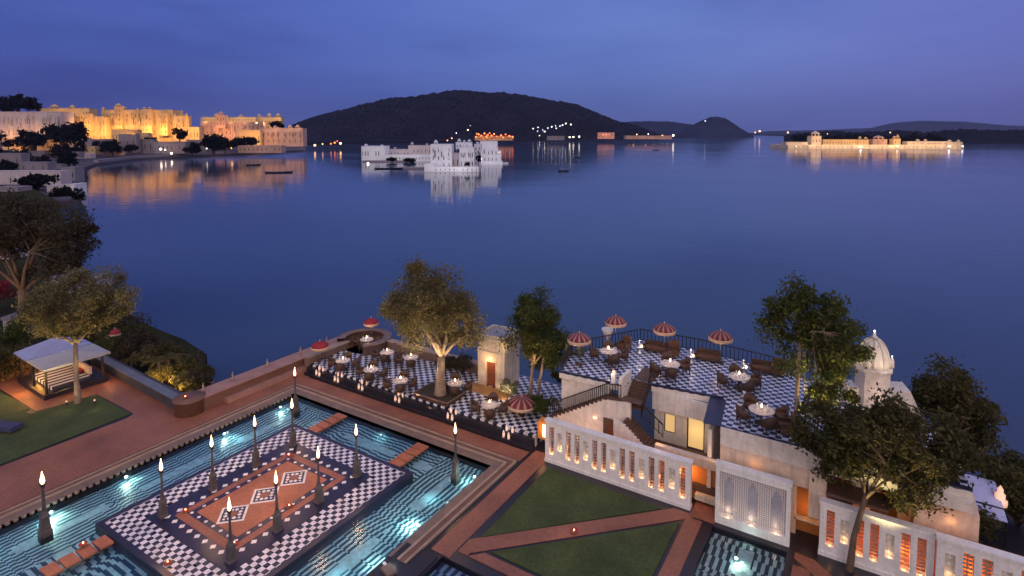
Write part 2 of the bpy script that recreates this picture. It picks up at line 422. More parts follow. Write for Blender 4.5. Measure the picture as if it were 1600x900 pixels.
# planted bank beyond the planter wall and the left shore
def hump(name, pts, zb, zt, mat, inset=0): return land(name, pts, zb, zt, mat)
lp = lambda x, y: tuple(at(x, y, LZ).xy)
bank = [(-41.2, 22.0)] + [lp(*q) for q in ((325, 600), (290, 574), (250, 556), (215, 538), (186, 512), (160, 486), (138, 460), (118, 430), (108, 400), (100, 360), (95, 330), (40, 300), (-200, 300), (-1500, 500), (-1500, 900))] + [(-62, 0), (-60, 22.0)]
land('shore_bank', bank, -4.5, -1.1, 'bank_earth')
lp = lambda x, y: tuple(at(x, y, LZ).xy)
left_shore = [lp(128, 318), lp(118, 300), lp(122, 285), lp(126, 268), lp(150, 258), lp(215, 250), lp(300, 245), lp(390, 241), lp(476, 236), lp(478, 231)]
far_back = [tuple(at_depth(478, 207, 1150).xy), tuple(at_depth(-500, 207, 1400).xy), tuple(at_depth(-500, 207, 120).xy)]
hump('city_shore', left_shore + far_back, -4.5, -2.6, 'town_dark', .01)
far_shore = [lp(440, 227), lp(560, 224), lp(660, 222.5), lp(800, 220), lp(900, 218), lp(970, 216), lp(1060, 215), lp(1130, 212.5), lp(1175, 211.5), tuple(at_depth(1190, 207, 5200).xy), tuple(at_depth(380, 207, 5200).xy), tuple(at_depth(380, 207, 1100).xy)]
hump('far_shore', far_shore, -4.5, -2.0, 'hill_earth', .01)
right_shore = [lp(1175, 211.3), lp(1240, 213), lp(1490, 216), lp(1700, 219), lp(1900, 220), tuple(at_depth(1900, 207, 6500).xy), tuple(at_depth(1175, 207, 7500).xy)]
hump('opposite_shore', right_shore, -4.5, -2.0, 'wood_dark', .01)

def hill(name, D, prof, wd, mat, amp=.03, nx=110, ny=26, zb=-4):
    xs = np.linspace(prof[0][0], prof[-1][0], nx); ys = np.interp(xs, [p[0] for p in prof], [p[1] for p in prof])
    m_ = MB(); v = []; f = []
    for j in range(ny):
        t = j / (ny - 1) * 2 - 1
        for i in range(nx):
            x = xs[i]; top = at_depth(x, ys[i], D).z
            h = max(top - zb, .5)
            g = max(0.0, math.cos(t * math.pi / 2)) ** .8
            k = 1 + amp * (rng.rand() - .5) * (2 if abs(t) < .9 else 0) + .10 * math.sin(i * .35 + j * .9) * (abs(t) ** .7)
            base = at_depth(x, 207, D + t * wd)
            v.append((base.x, base.y, zb + h * g * k if abs(t) < .99 else zb - .5))
    for j in range(ny - 1):
        for i in range(nx - 1): f.append((j * nx + i, j * nx + i + 1, (j + 1) * nx + i + 1, (j + 1) * nx + i))
    m_.add(v, f, True); return struct(name, m_, mat)
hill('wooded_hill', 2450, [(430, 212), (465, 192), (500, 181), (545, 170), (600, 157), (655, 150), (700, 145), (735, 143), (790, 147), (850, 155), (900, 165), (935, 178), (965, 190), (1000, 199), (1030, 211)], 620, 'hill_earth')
def scrub(name, hobj, n, size, mat, seed):
    r = np.random.RandomState(seed); me = hobj.data; co = np.empty(len(me.vertices) * 3); me.vertices.foreach_get('co', co); co = co.reshape(-1, 3)
    q = np.array([tuple(p.vertices) for p in me.polygons]); q = q[:len(q) * 3 // 5]
    ii = r.randint(0, len(q), n); u_, v_ = r.rand(n, 1), r.rand(n, 1); f = q[ii]
    p = (co[f[:, 0]] * (1 - u_) + co[f[:, 1]] * u_) * (1 - v_) + (co[f[:, 3]] * (1 - u_) + co[f[:, 2]] * u_) * v_
    p = p[p[:, 2] > 0]; p = p[r.rand(len(p)) < .35 + .65 * (np.sin(p[:, 0] * .011) * np.sin(p[:, 1] * .013) > -.2)]
    return quads_mesh(name, leaf_quads([tuple(x) for x in p], 4, size * .8, size, .6, seed), mat, None)
main_hill = bpy.data.objects['wooded_hill']
hill('low_ridge', 3300, [(900, 208), (940, 196), (985, 190.5), (1040, 190), (1075, 194), (1110, 200), (1150, 210)], 500, 'far_haze_blue', .05)
hill('conical_hill', 3000, [(1055, 211), (1078, 198), (1095, 189), (1108, 184), (1120, 182.5), (1135, 186), (1150, 196), (1168, 207), (1178, 211)], 260, 'far_haze_blue', .04)
hill('distant_range', 6400, [(1150, 210), (1200, 205), (1290, 203), (1360, 200), (1395, 192), (1440, 189), (1500, 190), (1560, 195), (1640, 199), (1800, 205)], 500, 'far_haze_blue', .02)
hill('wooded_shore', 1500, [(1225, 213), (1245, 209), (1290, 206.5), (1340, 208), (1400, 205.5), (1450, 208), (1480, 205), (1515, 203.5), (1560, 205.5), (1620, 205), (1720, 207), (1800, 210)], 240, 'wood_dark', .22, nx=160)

# ------------------------------------------------------------------ garden surfaces (setting)
sheet = lambda name, pts, z, mat, t=.06: struct(name, MB().prism(pts, z - t, z), mat)
rect = lambda x0, x1, y0, y1: [(x0, y0), (x1, y0), (x1, y1), (x0, y1)]
PX0, PX1, PY0, PY1 = -37.07, -18.79, 4.0, 27.72          # water of the big pool
BASE = GZ
# base slabs around the basin (top at z=-.02), everything painted on them stands higher
def slabs(name, rects, z, mat, zb=BASE):
    m_ = MB()
    for r in rects: m_.box(*r, zb, z)
    return struct(name, m_, mat)
CHAN = (-16.6, -11.4, 15.0, 20.35); SMALL = (-6.25, -2.78, 18.0, 29.3)
slabs('garden_terrace', [(-60, PX0, -10, 22.4), (PX0, PX1, PY1, 31), (-41.3, PX0, 22.4, 38.4), (PX0, -18.0, 31, 38.4), (PX1, CHAN[0], -10, 31), (CHAN[0], CHAN[1], 20.35, 31),
                         (CHAN[1], SMALL[0], -10, 31), (SMALL[0], SMALL[1], 29.3, 31), (SMALL[1], 40, -10, 31), (CHAN[0], CHAN[1], -10, 15), (PX0, PX1, -10, PY0), (-18.0, 40, 31, 40)], -.02, 'black_stone')
# pool basins
m_ = MB(); m_.box(PX0, -33.1, PY0, PY1, -.74, -.55); struct('pool_floor_left', m_, 'maze_left')
m_ = MB(); m_.box(-22.3, PX1, PY0, PY1, -.74, -.55); struct('pool_floor_right', m_, 'maze_right')
m_ = MB(); m_.box(-33.1, -22.3, 24.7, PY1, -.74, -.55); struct('pool_floor_far', m_, 'maze_far')
m_ = MB(); m_.box(-33.1, -22.3, PY0, 12.7, -.74, -.55); struct('pool_floor_near', m_, 'maze_near')
m_ = MB(); m_.box(SMALL[0], SMALL[1], SMALL[2], SMALL[3], -.74, -.35); struct('small_pool_floor', m_, 'maze_small')
m_ = MB(); m_.box(CHAN[0], CHAN[1], CHAN[2], CHAN[3], -.74, -.35); struct('channel_floor', m_, 'maze_channel')
for nm, (a, b_, c, d) in (('pool_water', (PX0, PX1, PY0, PY1)), ('small_pool_water', SMALL), ('channel_water', CHAN)):
    struct(nm, MB().add([(a, b_ and c, -.15), (b_, c, -.15), (b_, d, -.15), (a, d, -.15)], [(0, 1, 2, 3)]), 'pool_water')
# coping of the big pool: inner stone, raised rib, dark groove
def ringrect(name, x0, x1, y0, y1, wd, z0, z1, mat, near=True):
    m_ = MB()
    m_.box(x0 - wd, x0, y0, y1 + wd, z0, z1); m_.box(x1, x1 + wd, y0, y1 + wd, z0, z1); m_.box(x0, x1, y1, y1 + wd, z0, z1)
    return struct(name, m_, mat)
YN = 19.0
def cop(name, o0, o1, z1, mat):
    m_ = MB()
    m_.box(PX0 - o1, PX0 - o0, PY0, PY1 + o1, -.25, z1); m_.box(PX1 + o0, PX1 + o1, YN, PY1 + o1, -.25, z1); m_.box(PX0 - o0, PX1 + o0, PY1 + o0, PY1 + o1, -.25, z1)
    return struct(name, m_, mat)
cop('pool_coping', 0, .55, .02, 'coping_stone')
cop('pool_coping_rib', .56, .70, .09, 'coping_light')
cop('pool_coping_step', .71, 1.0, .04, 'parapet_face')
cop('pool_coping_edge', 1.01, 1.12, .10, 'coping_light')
# scalloped stones hanging over the water along the left and far edge
m_ = MB()
y = PY0 + .2
while y < PY1 - .1: m_.lathe((PX0 + .02, y, -.06), [(.0, .10), (.11, .08), (.13, 0), (.11, -.08), (0, -.09)], 8); y += .34
x = PX0 + .3
while x < PX0: m_.lathe((x, PY1 - .02, -.06), [(.0, .10), (.09, .08), (.10, 0), (.09, -.08), (0, -.09)], 8); x += .34
struct('pool_edge_stones', m_, 'coping_stone')
# red paved walks
sheet('red_walk_far', rect(PX0 - 1.4, PX1 + 1.2, PY1 + 1.3, 30.2), .0, 'red_paving', .015)
sheet('red_walk_left', [(-43.7, 2), (PX0 - 1.4, 2), (PX0 - 1.4, PY1 + 1.3), (-38.45, 31.0), (-39.5, 35.6), (-41.2, 35.6), (-41.2, 22.3), (-56.5, 22.3), (-56.5, 21.0), (-52.3, 21.0), (-50.0, 19.6), (-44.0, 19.55), (-43.7, 19.0)], .002, 'red_paving', .015)
sheet('red_walk_pavilion', [(-60, 16.0), (-50.3, 16.0), (-49.6, 19.5), (-52.3, 21.0), (-60, 21.0)], .006, 'red_paving', .015)
sheet('red_walk_right', rect(-17.35, -16.25, 20.4, 30.6), .0, 'red_paving', .015)
# lawns
sheet('lawn_left', [(-50.2, 15.6), (-49.7, 19.45), (-44.1, 19.4), (-43.75, 2), (-60, 2), (-60, 15.6)], .03, 'lawn_grass', .04)
sheet('lawn_pavilion', [(-60, 12), (-51.2, 12), (-51.0, 15.85), (-60, 15.85)], .036, 'lawn_grass', .04)
Lx0, Lx1, Ly0, Ly1 = -16.0, -7.35, 20.9, 29.45
sheet('lawn_upper', [(-15.75, 22.35), (-8.85, 29.2), (-15.75, 29.35)], .03, 'lawn_grass', .045)
sheet('lawn_lower', [(-14.75, 21.75), (-7.75, 28.55), (-7.75, 21.75)], .03, 'lawn_grass', .045)
m_ = MB(); m_.prism([(-16.15, 20.95), (-15.6, 20.95), (-15.6, 21.15), (-7.0, 29.6), (-8.3, 29.6), (-16.15, 21.9)], -.01, .014)
struct('diagonal_walk', m_, 'red_paving')
sheet('diagonal_walk_near', [(-15.55, 20.95), (-6.75, 20.95), (-6.75, 21.55), (-15.0, 21.55)], .010, 'red_paving', .025)
sheet('lawn_side_walk', rect(-7.55, -6.75, 17, 29.3), .006, 'red_paving', .025)
sheet('alcove_floor', rect(-7.45, -6.2, 29.4, 31.5), .03, 'red_paving', .03)
sheet('right_walk', [(-2.45, 29.45), (-1.6, 29.35), (1.0, 27.0), (1.0, 26.2), (-2.45, 29.0)], .004, 'red_paving', .02)
sheet('right_side_walk', rect(-2.45, -1.75, 18, 28.5), .009, 'red_paving', .02)
sheet('right_lawn', [(-1.6, 18), (9, 18), (9, 25.5), (-1.6, 27.3)], .02, 'lawn_grass', .03)
# stub of stone end and step where the coping ends by the channel
sheet('channel_step', rect(-18.6, -16.7, 17.6, 20.1), .03, 'black_stone', .05)

# ------------------------------------------------------------------ the chequered platform in the pool
pl = empty('pool_platform', (-27.72, 18.68, 0), 0, 'black and white chequered stone platform with brick centre surrounded by the pool', 'platform')
def lbox(hx, hy, z0, z1): return MB().box(-hx, hx, -hy, hy, z0, z1)
lbox(5.42, 6.0, -.55, 0).build('base', 'navy_stone', pl)
lbox(5.09, 5.72, 0.001, .006).build('checker_floor', 'checker_platform', pl)
lbox(3.64, 4.42, 0.007, .03).build('dark_border', 'navy_stone', pl)
lbox(2.52, 3.55, 0.031, .045).build('brick_border', 'red_paving', pl)
lbox(2.12, 3.12, 0.046, .052).build('inner_border', 'navy_stone', pl)
lbox(1.78, 2.78, 0.053, .062).build('brick_field', 'orange_paving', pl)
dm = MB()
def dia(m_, x, y, r, z): m_.prism([(x + r, y), (x, y + r), (x - r, y), (x, y - r)], z, z + .006)
for hx, hy, r, st, z in ((2.74, 3.78, .17, .62, .031), (1.95, 2.95, .11, .65, .053)):
    n = int(2 * hy / st)
    for i in range(n + 1):
        yv = -hy + i * 2 * hy / n
        for sx in (-1, 1): dia(dm, sx * hx, yv, r, z)
    n = int(2 * hx / st)
    for i in range(1, n):
        xv = -hx + i * 2 * hx / n
        for sy in (-1, 1): dia(dm, xv, sy * hy, r, z)
tag(dm.build('border_inlay', 'white_marble', pl))
for yc in (-1.88, 0, 1.88):
    md = MB(); dia(md, 0, yc, .93, .062); o = md.build('medallion', 'white_marble', pl)
    d2 = MB(); dia(d2, 0, yc, .76, .069); d2.build('medallion_ground', 'navy_stone', o)
    d3 = MB()
    for k in range(4):
        a = k * math.pi / 2 + math.pi / 4
        for s_ in (-.12, .12): d3.lathe((.34 * math.cos(a) - s_ * math.sin(a), yc + .34 * math.sin(a) + s_ * math.cos(a), .076), [(.10, 0), (.10, .006)], 10, False)
        a = k * math.pi / 2; d3.lathe((.52 * math.cos(a), yc + .52 * math.sin(a), .076), [(.07, 0), (.07, .006)], 8, False)
    d3.build('medallion_petals', 'white_marble', o)
    d4 = MB(); d4.lathe((0, yc, .076), [(.24, 0), (.24, .008)], 12, False); d4.build('medallion_heart', 'red_paving', o)
# stepping stones
def stones(xc, ys, where):
    for i, yv in enumerate(ys):
        o = MB().box(-.46, .46, -.29, .29, -.12, 0).build('stepping_stone', 'orange_paving')
        o.location = (xc + random.uniform(-.02, .02), yv, -.06); o.rotation_euler.z = random.uniform(-.02, .02)
        tag(o, 'orange stepping stone, %s %s' % (['nearest', 'second nearest', 'third nearest', 'farthest'][i], where), 'stepping stone', 'stepping stones in the pool')
stones(-31.4, (25.08, 25.78, 26.48, 27.18), 'crossing to the far pool edge by its left corner')
stones(-23.9, (25.08, 25.78, 26.48, 27.18), 'crossing to the far pool edge on its right side')
stones(-31.4, (10.2, 10.9, 11.6, 12.3), 'at the near left corner of the chequered platform')

# ------------------------------------------------------------------ torches
def make_torch():
    t = empty('torch_post')
    MB().lathe((0, 0, 0), [(.36, -.5), (.36, .08), (.29, .13), (.24, .72), (.27, .76), (.27, .82), (.17, .92), (.12, 1.1)], 4, False, rot=math.pi / 4).build('pedestal', 'torch_stone', t)
    MB().lathe((0, 0, 0), [(.11, 1.1), (.09, 1.3), (.055, 2.2), (.10, 2.26), (.06, 2.3)], 8).build('shaft', 'torch_stone', t)
    MB().lathe((0, 0, 0), [(.05, 2.3), (.10, 2.36), (.15, 2.46), (.17, 2.5), (.12, 2.5), (.05, 2.44)], 12).build('bowl', 'torch_iron', t)
    MB().lathe((0, 0, 0), [(.0, 2.45), (.08, 2.52), (.105, 2.62), (.085, 2.78), (.035, 2.98), (.0, 3.15)], 10).build('flame', 'flame', t)
    return t
torches = [(-34.53, 11.06, 0, 'tall stone torch in the water at the near left of the pool', -.55),
 (-30.7, 14.8, 0, 'stone torch nearest the camera on the left side of the chequered platform', 0), (-30.7, 17.5, 0, 'stone torch second from the camera on the left side of the chequered platform', 0),
 (-30.7, 20.15, 0, 'stone torch third from the camera on the left side of the chequered platform', 0), (-30.75, 22.8, 0, 'stone torch at the far left corner of the platform brick field', 0),
 (-24.8, 22.65, 0, 'pale flamed torch at the far right corner of the platform brick field', 0), (-24.75, 19.9, 0, 'stone torch third from the camera on the right side of the platform', 0),
 (-24.7, 17.27, 0, 'stone torch second from the camera on the right side of the platform', 0), (-24.7, 14.8, 0, 'stone torch nearest the camera on the right side of the platform', 0),
 (-20.03, 25.83, 0, 'lone torch in the water by the far right corner of the pool', -.5), (-34.73, 26.06, 0, 'lone torch in the water at the far left corner of the pool', -.5)]
proto = make_torch()
for i, (x, y, z, lab, _) in enumerate(torches):
    t = proto if i == 0 else copy_tree(proto)
    t.location = (x, y, z + .03); t.rotation_euler.z = random.uniform(-.1, .1)
    t.scale = (.82, .82, 1.0) if i else (1.0, 1.0, 1.0)
    tag(t, lab, 'torch', 'flaming torches round the pool')
for i, (x, y, z, lab, _) in enumerate(torches): point((x + .0, y + .0, 3.25), 95, (1, .55, .25), .12)

# red flower bowls with a candle
def flower_bowl(x, y, z, lab):
    t = empty('flower_bowl', (x, y, z), 0, lab, 'flower bowl', 'red flower bowls with candles')
    MB().lathe((0, 0, 0), [(.14, 0), (.24, .06), (.26, .12), (.2, .13)], 12).build('bowl', 'terracotta_pot', t)
    m_ = MB()
    for k in range(26):
        a = random.uniform(0, 6.28); r = random.uniform(.04, .24); m_.lathe((r * math.cos(a), r * math.sin(a), .13 + random.uniform(0, .06)), [(0, -.04), (.05, 0), (.0, .04)], 5)
    m_.build('petals', 'red_petals', t)
    MB().lathe((0, 0, 0), [(.03, .14), (.045, .2), (0, .28)], 8).build('candle_flame', 'candle', t)
    t.scale = (.72,) * 3; point((x, y, z + .5), 1.6, (1, .12, .05), .05)
for px_, py_, z, lab in ((290, 800, .04, 'red flower bowl at the left corner of the brick field'), (366, 852, .04, 'red flower bowl at the near corner of the brick field'),
                         (451, 713, .04, 'red flower bowl at the far corner of the brick field'), (452, 793, .04, 'red flower bowl midway along the right side of the brick field'),
                         (262, 882, 0, 'red flower bowl on the near checks of the platform'), (130, 852, 0, 'red flower bowl on the stepping stone at the near left'),
                         (897, 832, .02, 'small red flower bowl on the diagonal brick walk')):
    p = at(px_, py_, z); flower_bowl(p.x, p.y, z, lab)

# underwater lamps (the pool is lit from them)
def pool_lamp(px_, py_, to, e, lab, z=-.38):
    p = at(px_, py_, z)
    t = empty('pool_lamp', p, 0, lab, 'pool lamp', 'underwater lamps')
    MB().lathe((0, 0, 0), [(.16, -.12), (.16, 0), (.12, .03)], 12).build('housing', 'silver', t)
    MB().lathe((0, 0, 0), [(.055, .031), (.055, .05)], 12, False).build('lens', 'lamp_pool', t)
    q = at(*to, -.5); d = (q - p); d.z = 0; d.normalize()
    spot(p + Vector((0, 0, .12)) , p + d * 1.2 + Vector((0, 0, -.12)), e * 1.5, (.74, 1, .82), 140, .05, .9)
    point(p + Vector((0, 0, .14)) + d * .3, e * .35, (.55, 1, .9), .5)
pool_lamp(80, 800, (110, 862), 110, 'underwater lamp beside the tall torch at the near left')
pool_lamp(197, 745, (240, 775), 60, 'underwater lamp by the left pool wall, nearest the camera')
pool_lamp(350, 678, (385, 700), 50, 'underwater lamp by the left pool wall behind the second torch')
pool_lamp(438, 636, (470, 660), 40, 'underwater lamp by the left pool wall near the far corner')
pool_lamp(655, 822, (600, 812), 130, 'underwater lamp by the right pool wall opposite the platform')
pool_lamp(742, 745, (690, 775), 60, 'underwater lamp by the right pool wall near the lone torch')
for ix, (x_, y_, dx_, lab_) in enumerate(((-36.6, 9.0, 1, 'added underwater fill lamp by the left pool wall beyond the near torch'), (-36.6, 22.0, 1, 'added underwater fill lamp in the middle of the left pool wall'), (-19.2, 24.0, -1, 'added underwater fill lamp by the right pool wall next to the far corner'), (-19.2, 17.2, -1, 'added underwater fill lamp, second from the near end of the right pool wall'), (-27.5, 27.3, 0, 'added underwater fill lamp in the middle of the far pool wall'), (-29.0, 11.2, 0, 'added underwater fill lamp in the near pool strip before the platform'))):  # extra lamps added to spread light evenly through the pool
    t = empty('pool_lamp', (x_, y_, -.40), 0, lab_, 'pool lamp', 'underwater lamps')
    MB().lathe((0, 0, 0), [(.12, -.12), (.12, 0), (.08, .03)], 12).build('housing', 'silver', t); MB().lathe((0, 0, 0), [(.05, .031), (.05, .045)], 12, False).build('lens', 'lamp_pool', t)
    point((x_ + dx_ * 1.1, y_, -.22), 16, (.45, .95, .95), .5)
pool_lamp(603, 882, (560, 872), 70, 'underwater lamp at the near end of the right pool wall')
pool_lamp(1170, 840, (1165, 900), 60, 'underwater lamp at the top of the small striped pool', -.28)
pool_lamp(1150, 872, (1160, 900), 50, 'underwater lamp in the middle of the small striped pool', -.28)

# ------------------------------------------------------------------ left garden: walls
mb_ = MB().prism([(-41.6, 21.35), (-40.5, 21.45), (-40.6, 22.2), (-57.2, 22.9), (-57.2, 22.1)], -.02, .78)
o = mb_.build('planter_wall', 'dark_wall'); tag(o, 'long dark grey retaining wall beside the red walk, shrubs behind it', 'wall')
MB().prism([(-41.6, 21.25), (-40.75, 21.3), (-40.85, 21.9), (-57.2, 22.65), (-57.2, 22.0)], .782, .84).build('wall_cap', 'ledge_grey', o)
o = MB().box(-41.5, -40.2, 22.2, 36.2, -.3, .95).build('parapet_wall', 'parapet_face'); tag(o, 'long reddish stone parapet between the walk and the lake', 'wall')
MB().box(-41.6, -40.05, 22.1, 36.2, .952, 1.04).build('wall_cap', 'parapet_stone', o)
MB().box(-40.2, -39.7, 24.0, 36.0, -.02, .35).build('bench_step', 'parapet_stone', o)
m_ = MB().lathe((-40.95, 21.85, 0), [(1.0, -.02), (1.0, .95), (1.08, .97), (1.08, 1.06), (0, 1.06)], 20)
o = m_.build('corner_drum', 'parapet_face'); tag(o, 'round brown stone drum where the planter wall meets the lake parapet', 'pillar')
def finial(p, lab, h=.7):
    o = MB().lathe((0, 0, 0), [(.10, 0), (.10, .2), (.05, .26), (.09, h * .55), (.03, h * .8), (.05, h * .88), (0, h)], 8).build('finial', 'coping_light')
    o.location = p; tag(o, lab, 'finial', 'finials on the lake parapet')
for i, yv in enumerate((22.9, 25.2, 28.2, 31.4, 34.2)):
    finial((-41.0, yv, 1.04), ['slim stone finial next to the corner drum of the parapet', 'second slim finial from the corner drum', 'middle slim finial of the lake parapet', 'slim finial beside the red parasol on the parapet', 'slim finial of the parapet nearest the round bastion'][i])
# flowers and candle on the drum
flower_bowl(-41.0, 21.6, 1.07, 'red flower bowl on top of the corner drum')

# ------------------------------------------------------------------ lower dining terrace
TZ = .7
slabs('dining_terrace', [(-39.2, -17.6, 30.92, 36.6), (-33.5, -17.6, 36.6, 38.4)], TZ, 'checker_terrace', -.6)
slabs('terrace_steps', [(-39.2, -17.4, 30.3, 30.6)], .25, 'black_stone', -.02)
slabs('terrace_riser', [(-39.2, -17.6, 30.6, 30.91)], TZ - .12, 'black_stone', -.02)
# parapet on the lake side
def wallthing(name, boxes, mat, lab, cap=None, capmat='coping_stone', cat='wall'):
    m_ = MB()
    for b_ in boxes: m_.box(*b_)
    o = m_.build(name, mat); tag(o, lab, cat)
    if cap:
        c = MB()
        for b_ in cap: c.box(*b_)
        c.build('wall_cap', capmat, o)
    return o
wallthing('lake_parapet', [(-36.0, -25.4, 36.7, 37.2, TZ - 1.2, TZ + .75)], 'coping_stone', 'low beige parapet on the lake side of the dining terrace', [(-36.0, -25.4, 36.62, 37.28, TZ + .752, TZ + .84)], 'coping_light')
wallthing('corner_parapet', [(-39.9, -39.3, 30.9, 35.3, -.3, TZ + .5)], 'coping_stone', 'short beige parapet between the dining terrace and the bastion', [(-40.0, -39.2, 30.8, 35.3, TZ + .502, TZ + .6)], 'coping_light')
# round bastion
bc = at(570, 541, TZ); B0 = (bc.x, bc.y, 0)
t = empty('round_bastion', (bc.x, bc.y, 0), 0, 'round stone bastion with thick curved parapet at the lake corner of the terrace', 'bastion')
MB().lathe((0, 0, 0), [(2.35, -4.5), (2.35, TZ - .02)], 32).build('drum', 'coping_stone', t)
MB().lathe((0, 0, 0), [(1.72, TZ - .02), (1.72, TZ), (0, TZ)], 32).build('floor', 'red_paving', t)
a0, a1 = R(-48), R(228)
MB().lathe((0, 0, 0), [(1.75, TZ - .1), (1.75, TZ + .8), (1.68, TZ + .8), (1.68, TZ + .9), (2.42, TZ + .9), (2.42, TZ + .78), (2.35, TZ + .78), (2.35, -1)], 36, True, a0, a1, 0).build('parapet', 'coping_stone', t)

# lanterns in pairs on the terrace steps
def make_lantern():
    t = empty('step_lantern')
    MB().lathe((0, 0, 0), [(.09, 0), (.09, .03), (.075, .03), (.075, .30), (.09, .31), (.05, .36), (.02, .44), (0, .44)], 8).build('glass', 'glassware', t)
    MB().lathe((0, 0, 0), [(.078, .05), (.082, .12), (.08, .26), (.06, .28)], 8).build('glow', 'candle_soft', t)
    return t
emit('candle_soft', (1, .60, .44), .55)
lproto = None
PAIRS = [(-37.6, 'beside the lake parapet'), (-35.4, 'second pair from the lake parapet'), (-32.7, 'third pair from the lake parapet'), (-28.9, 'just left of the square tree planter'), (-24.0, 'just right of the square tree planter'), (-19.4, 'by the white screen wall')]
for x, wh in PAIRS:
    for dx, dy, z, s in ((-.3, 30.5, .25, 'left front'), (.12, 30.45, .25, 'right front'), (-.22, 30.76, .58, 'left rear'), (.22, 30.76, .58, 'right rear')):
        if lproto is None: lproto = l = make_lantern()
        else: l = copy_tree(lproto)
        l.location = (x + dx, dy, z); tag(l, 'glowing glass lantern, %s of the step cluster %s' % (s, wh), 'lantern', 'glass lanterns on the terrace steps')
    point((x, 30.3, .75), 2.5, (1, .5, .3), .1)
# ------------------------------------------------------------------ dining furniture
def make_table(round_=True):
    t = empty('dining_table')
    if round_:
        MB().lathe((0, 0, 0), [(0, .70), (.50, .70), (.56, .72), (.56, .75), (.5, .765), (0, .765)], 20).build('tabletop', 'table_linen', t)
        MB().lathe((0, 0, 0), [(.30, 0), (.30, .03), (.06, .08), (.05, .64), (.2, .70)], 10).build('pedestal', 'dark_wood', t)
    else:
        MB().box(-.55, .55, -.55, .55, .72, .77).build('tabletop', 'table_linen', t)
        MB().lathe((0, 0, 0), [(.30, 0), (.30, .03), (.06, .08), (.05, .64), (.2, .70)], 10).build('pedestal', 'dark_wood', t)
    return t
def make_chair():
    t = empty('wicker_chair')
    MB().box(-.27, .27, -.26, .26, .34, .42).build('seat', 'brown_wicker', t)
    MB().box(-.24, .24, -.23, .23, .421, .49).build('seat_cushion', 'tan_cushion', t)
    m_ = MB()     # curved tub back with arms
    n = 14; v = []; f = []
    for i in range(n + 1):
        a = math.pi * (0 - .12) + math.pi * 1.24 * i / n; c_, s_ = math.cos(a), math.sin(a)
        h = .64 + .26 * max(0, s_) ** 1.5
        for r, z in ((.31, .30), (.35, h), (.30, h), (.27, .30)): v.append((r * c_, r * .98 * s_ + .0, z))
    for i in range(n):
        for k in range(4): a = i * 4 + k; b_ = i * 4 + (k + 1) % 4; f.append((a, b_, b_ + 4, a + 4))
    f.append((0, 3, 2, 1)); f.append((n * 4, n * 4 + 1, n * 4 + 2, n * 4 + 3))
    m_.add(v, f, True); m_.build('backrest', 'brown_wicker', t)
    for sx in (-1, 1):
        for sy in (-1, 1): MB().box(sx * .22 - .025, sx * .22 + .025, sy * .21 - .025, sy * .21 + .025, 0, .34).build('leg', 'dark_wood', t)
    return t
def make_place():
    t = empty('candle_lamp')
    MB().lathe((0, 0, 0), [(.06, 0), (.07, .02), (.065, .12), (.05, .13)], 10).build('glass', 'glassware', t)
    MB().lathe((0, 0, 0), [(.04, .1301), (.055, .19), (.03, .27), (0, .33)], 8).build('flame', 'candle', t)
    return t
def make_glasses():
    t = MB()
    for k in range(8):
        a = k * math.pi / 4 + .3; r = .36 if k % 2 else .30
        if k % 2: t.lathe((r * math.cos(a), r * math.sin(a), 0), [(.03, 0), (.008, .02), (.008, .09), (.035, .12), (.03, .2)], 8)
        else: t.lathe((r * math.cos(a), r * math.sin(a), 0), [(.0, 0), (.11, .005), (.12, .015)], 12)
    return t.build('place_settings', 'glassware')
T_P = make_table(); C_P = make_chair(); K_P = make_place(); G_P = make_glasses()
used = {}
def inst(proto, key):
    if key in used: return copy_tree(proto)
    used[key] = 1; return proto
SIDES = {0: 'right', 90: 'lake', 180: 'left', 270: 'near'}
def dining(px_, py_, fz, where, sides=(0, 90, 180, 270), e=12, s=1.0, jit=12):
    p = at(px_, py_, fz + .75); p.z = fz
    t = inst(T_P, 't'); s *= 1.08; t.location = p; t.scale = (s, s, 1); tag(t, 'round white topped table ' + where, 'table', 'dining tables')
    k = inst(K_P, 'k'); k.location = (p.x, p.y, fz + .766); tag(k, 'candle lamp on the table ' + where, 'candle lamp', 'candle lamps on tables')
    g = inst(G_P, 'g'); g.location = (p.x, p.y, fz + .766); g.rotation_euler.z = random.uniform(0, 3); tag(g, 'plates and glasses on the table ' + where, 'place settings', 'table settings')
    for a in sides:
        ang = R(a) + YAW + R(random.uniform(-jit, jit)); r = .80 * s + random.uniform(0, .10)
        c = inst(C_P, 'c'); c.location = (p.x + r * math.cos(ang), p.y + r * math.sin(ang), fz); c.rotation_euler.z = ang - math.pi / 2; c.scale = (1.15,) * 3
        tag(c, 'brown wicker chair, %s side of the table %s' % (SIDES[a], where), 'chair', 'wicker chairs at the dining tables')
    point((p.x, p.y, fz + 1.45), e, (1, .60, .34), .06)
dining(765, 632, TZ, "in front of the stone kiosk")
dining(711, 598, TZ, "between pale tree and kiosk")
dining(626, 594, TZ, "just left of the pale tree", e=14)
dining(580, 577, TZ, "second left of the pale tree")
dining(536, 563, TZ, "near the red parapet parasol")
dining(573, 530, TZ, 'inside the round bastion', (0, 180, 270))
dining(605, 550, TZ, 'just right of the round bastion', (0, 180, 270))
dining(642, 558, TZ, "by the parapet behind the pale tree", (180, 270))
UZ = 4.5
dining(951, 548, UZ, "at the rooftop's left end", s=1.02)
dining(1047, 568, UZ, "in the middle of the rooftop", s=1.05)
dining(1155, 588, UZ, "right of the rooftop's middle", s=1.05)
dining(1190, 640, UZ, "at the rooftop's near right corner", s=1.1)
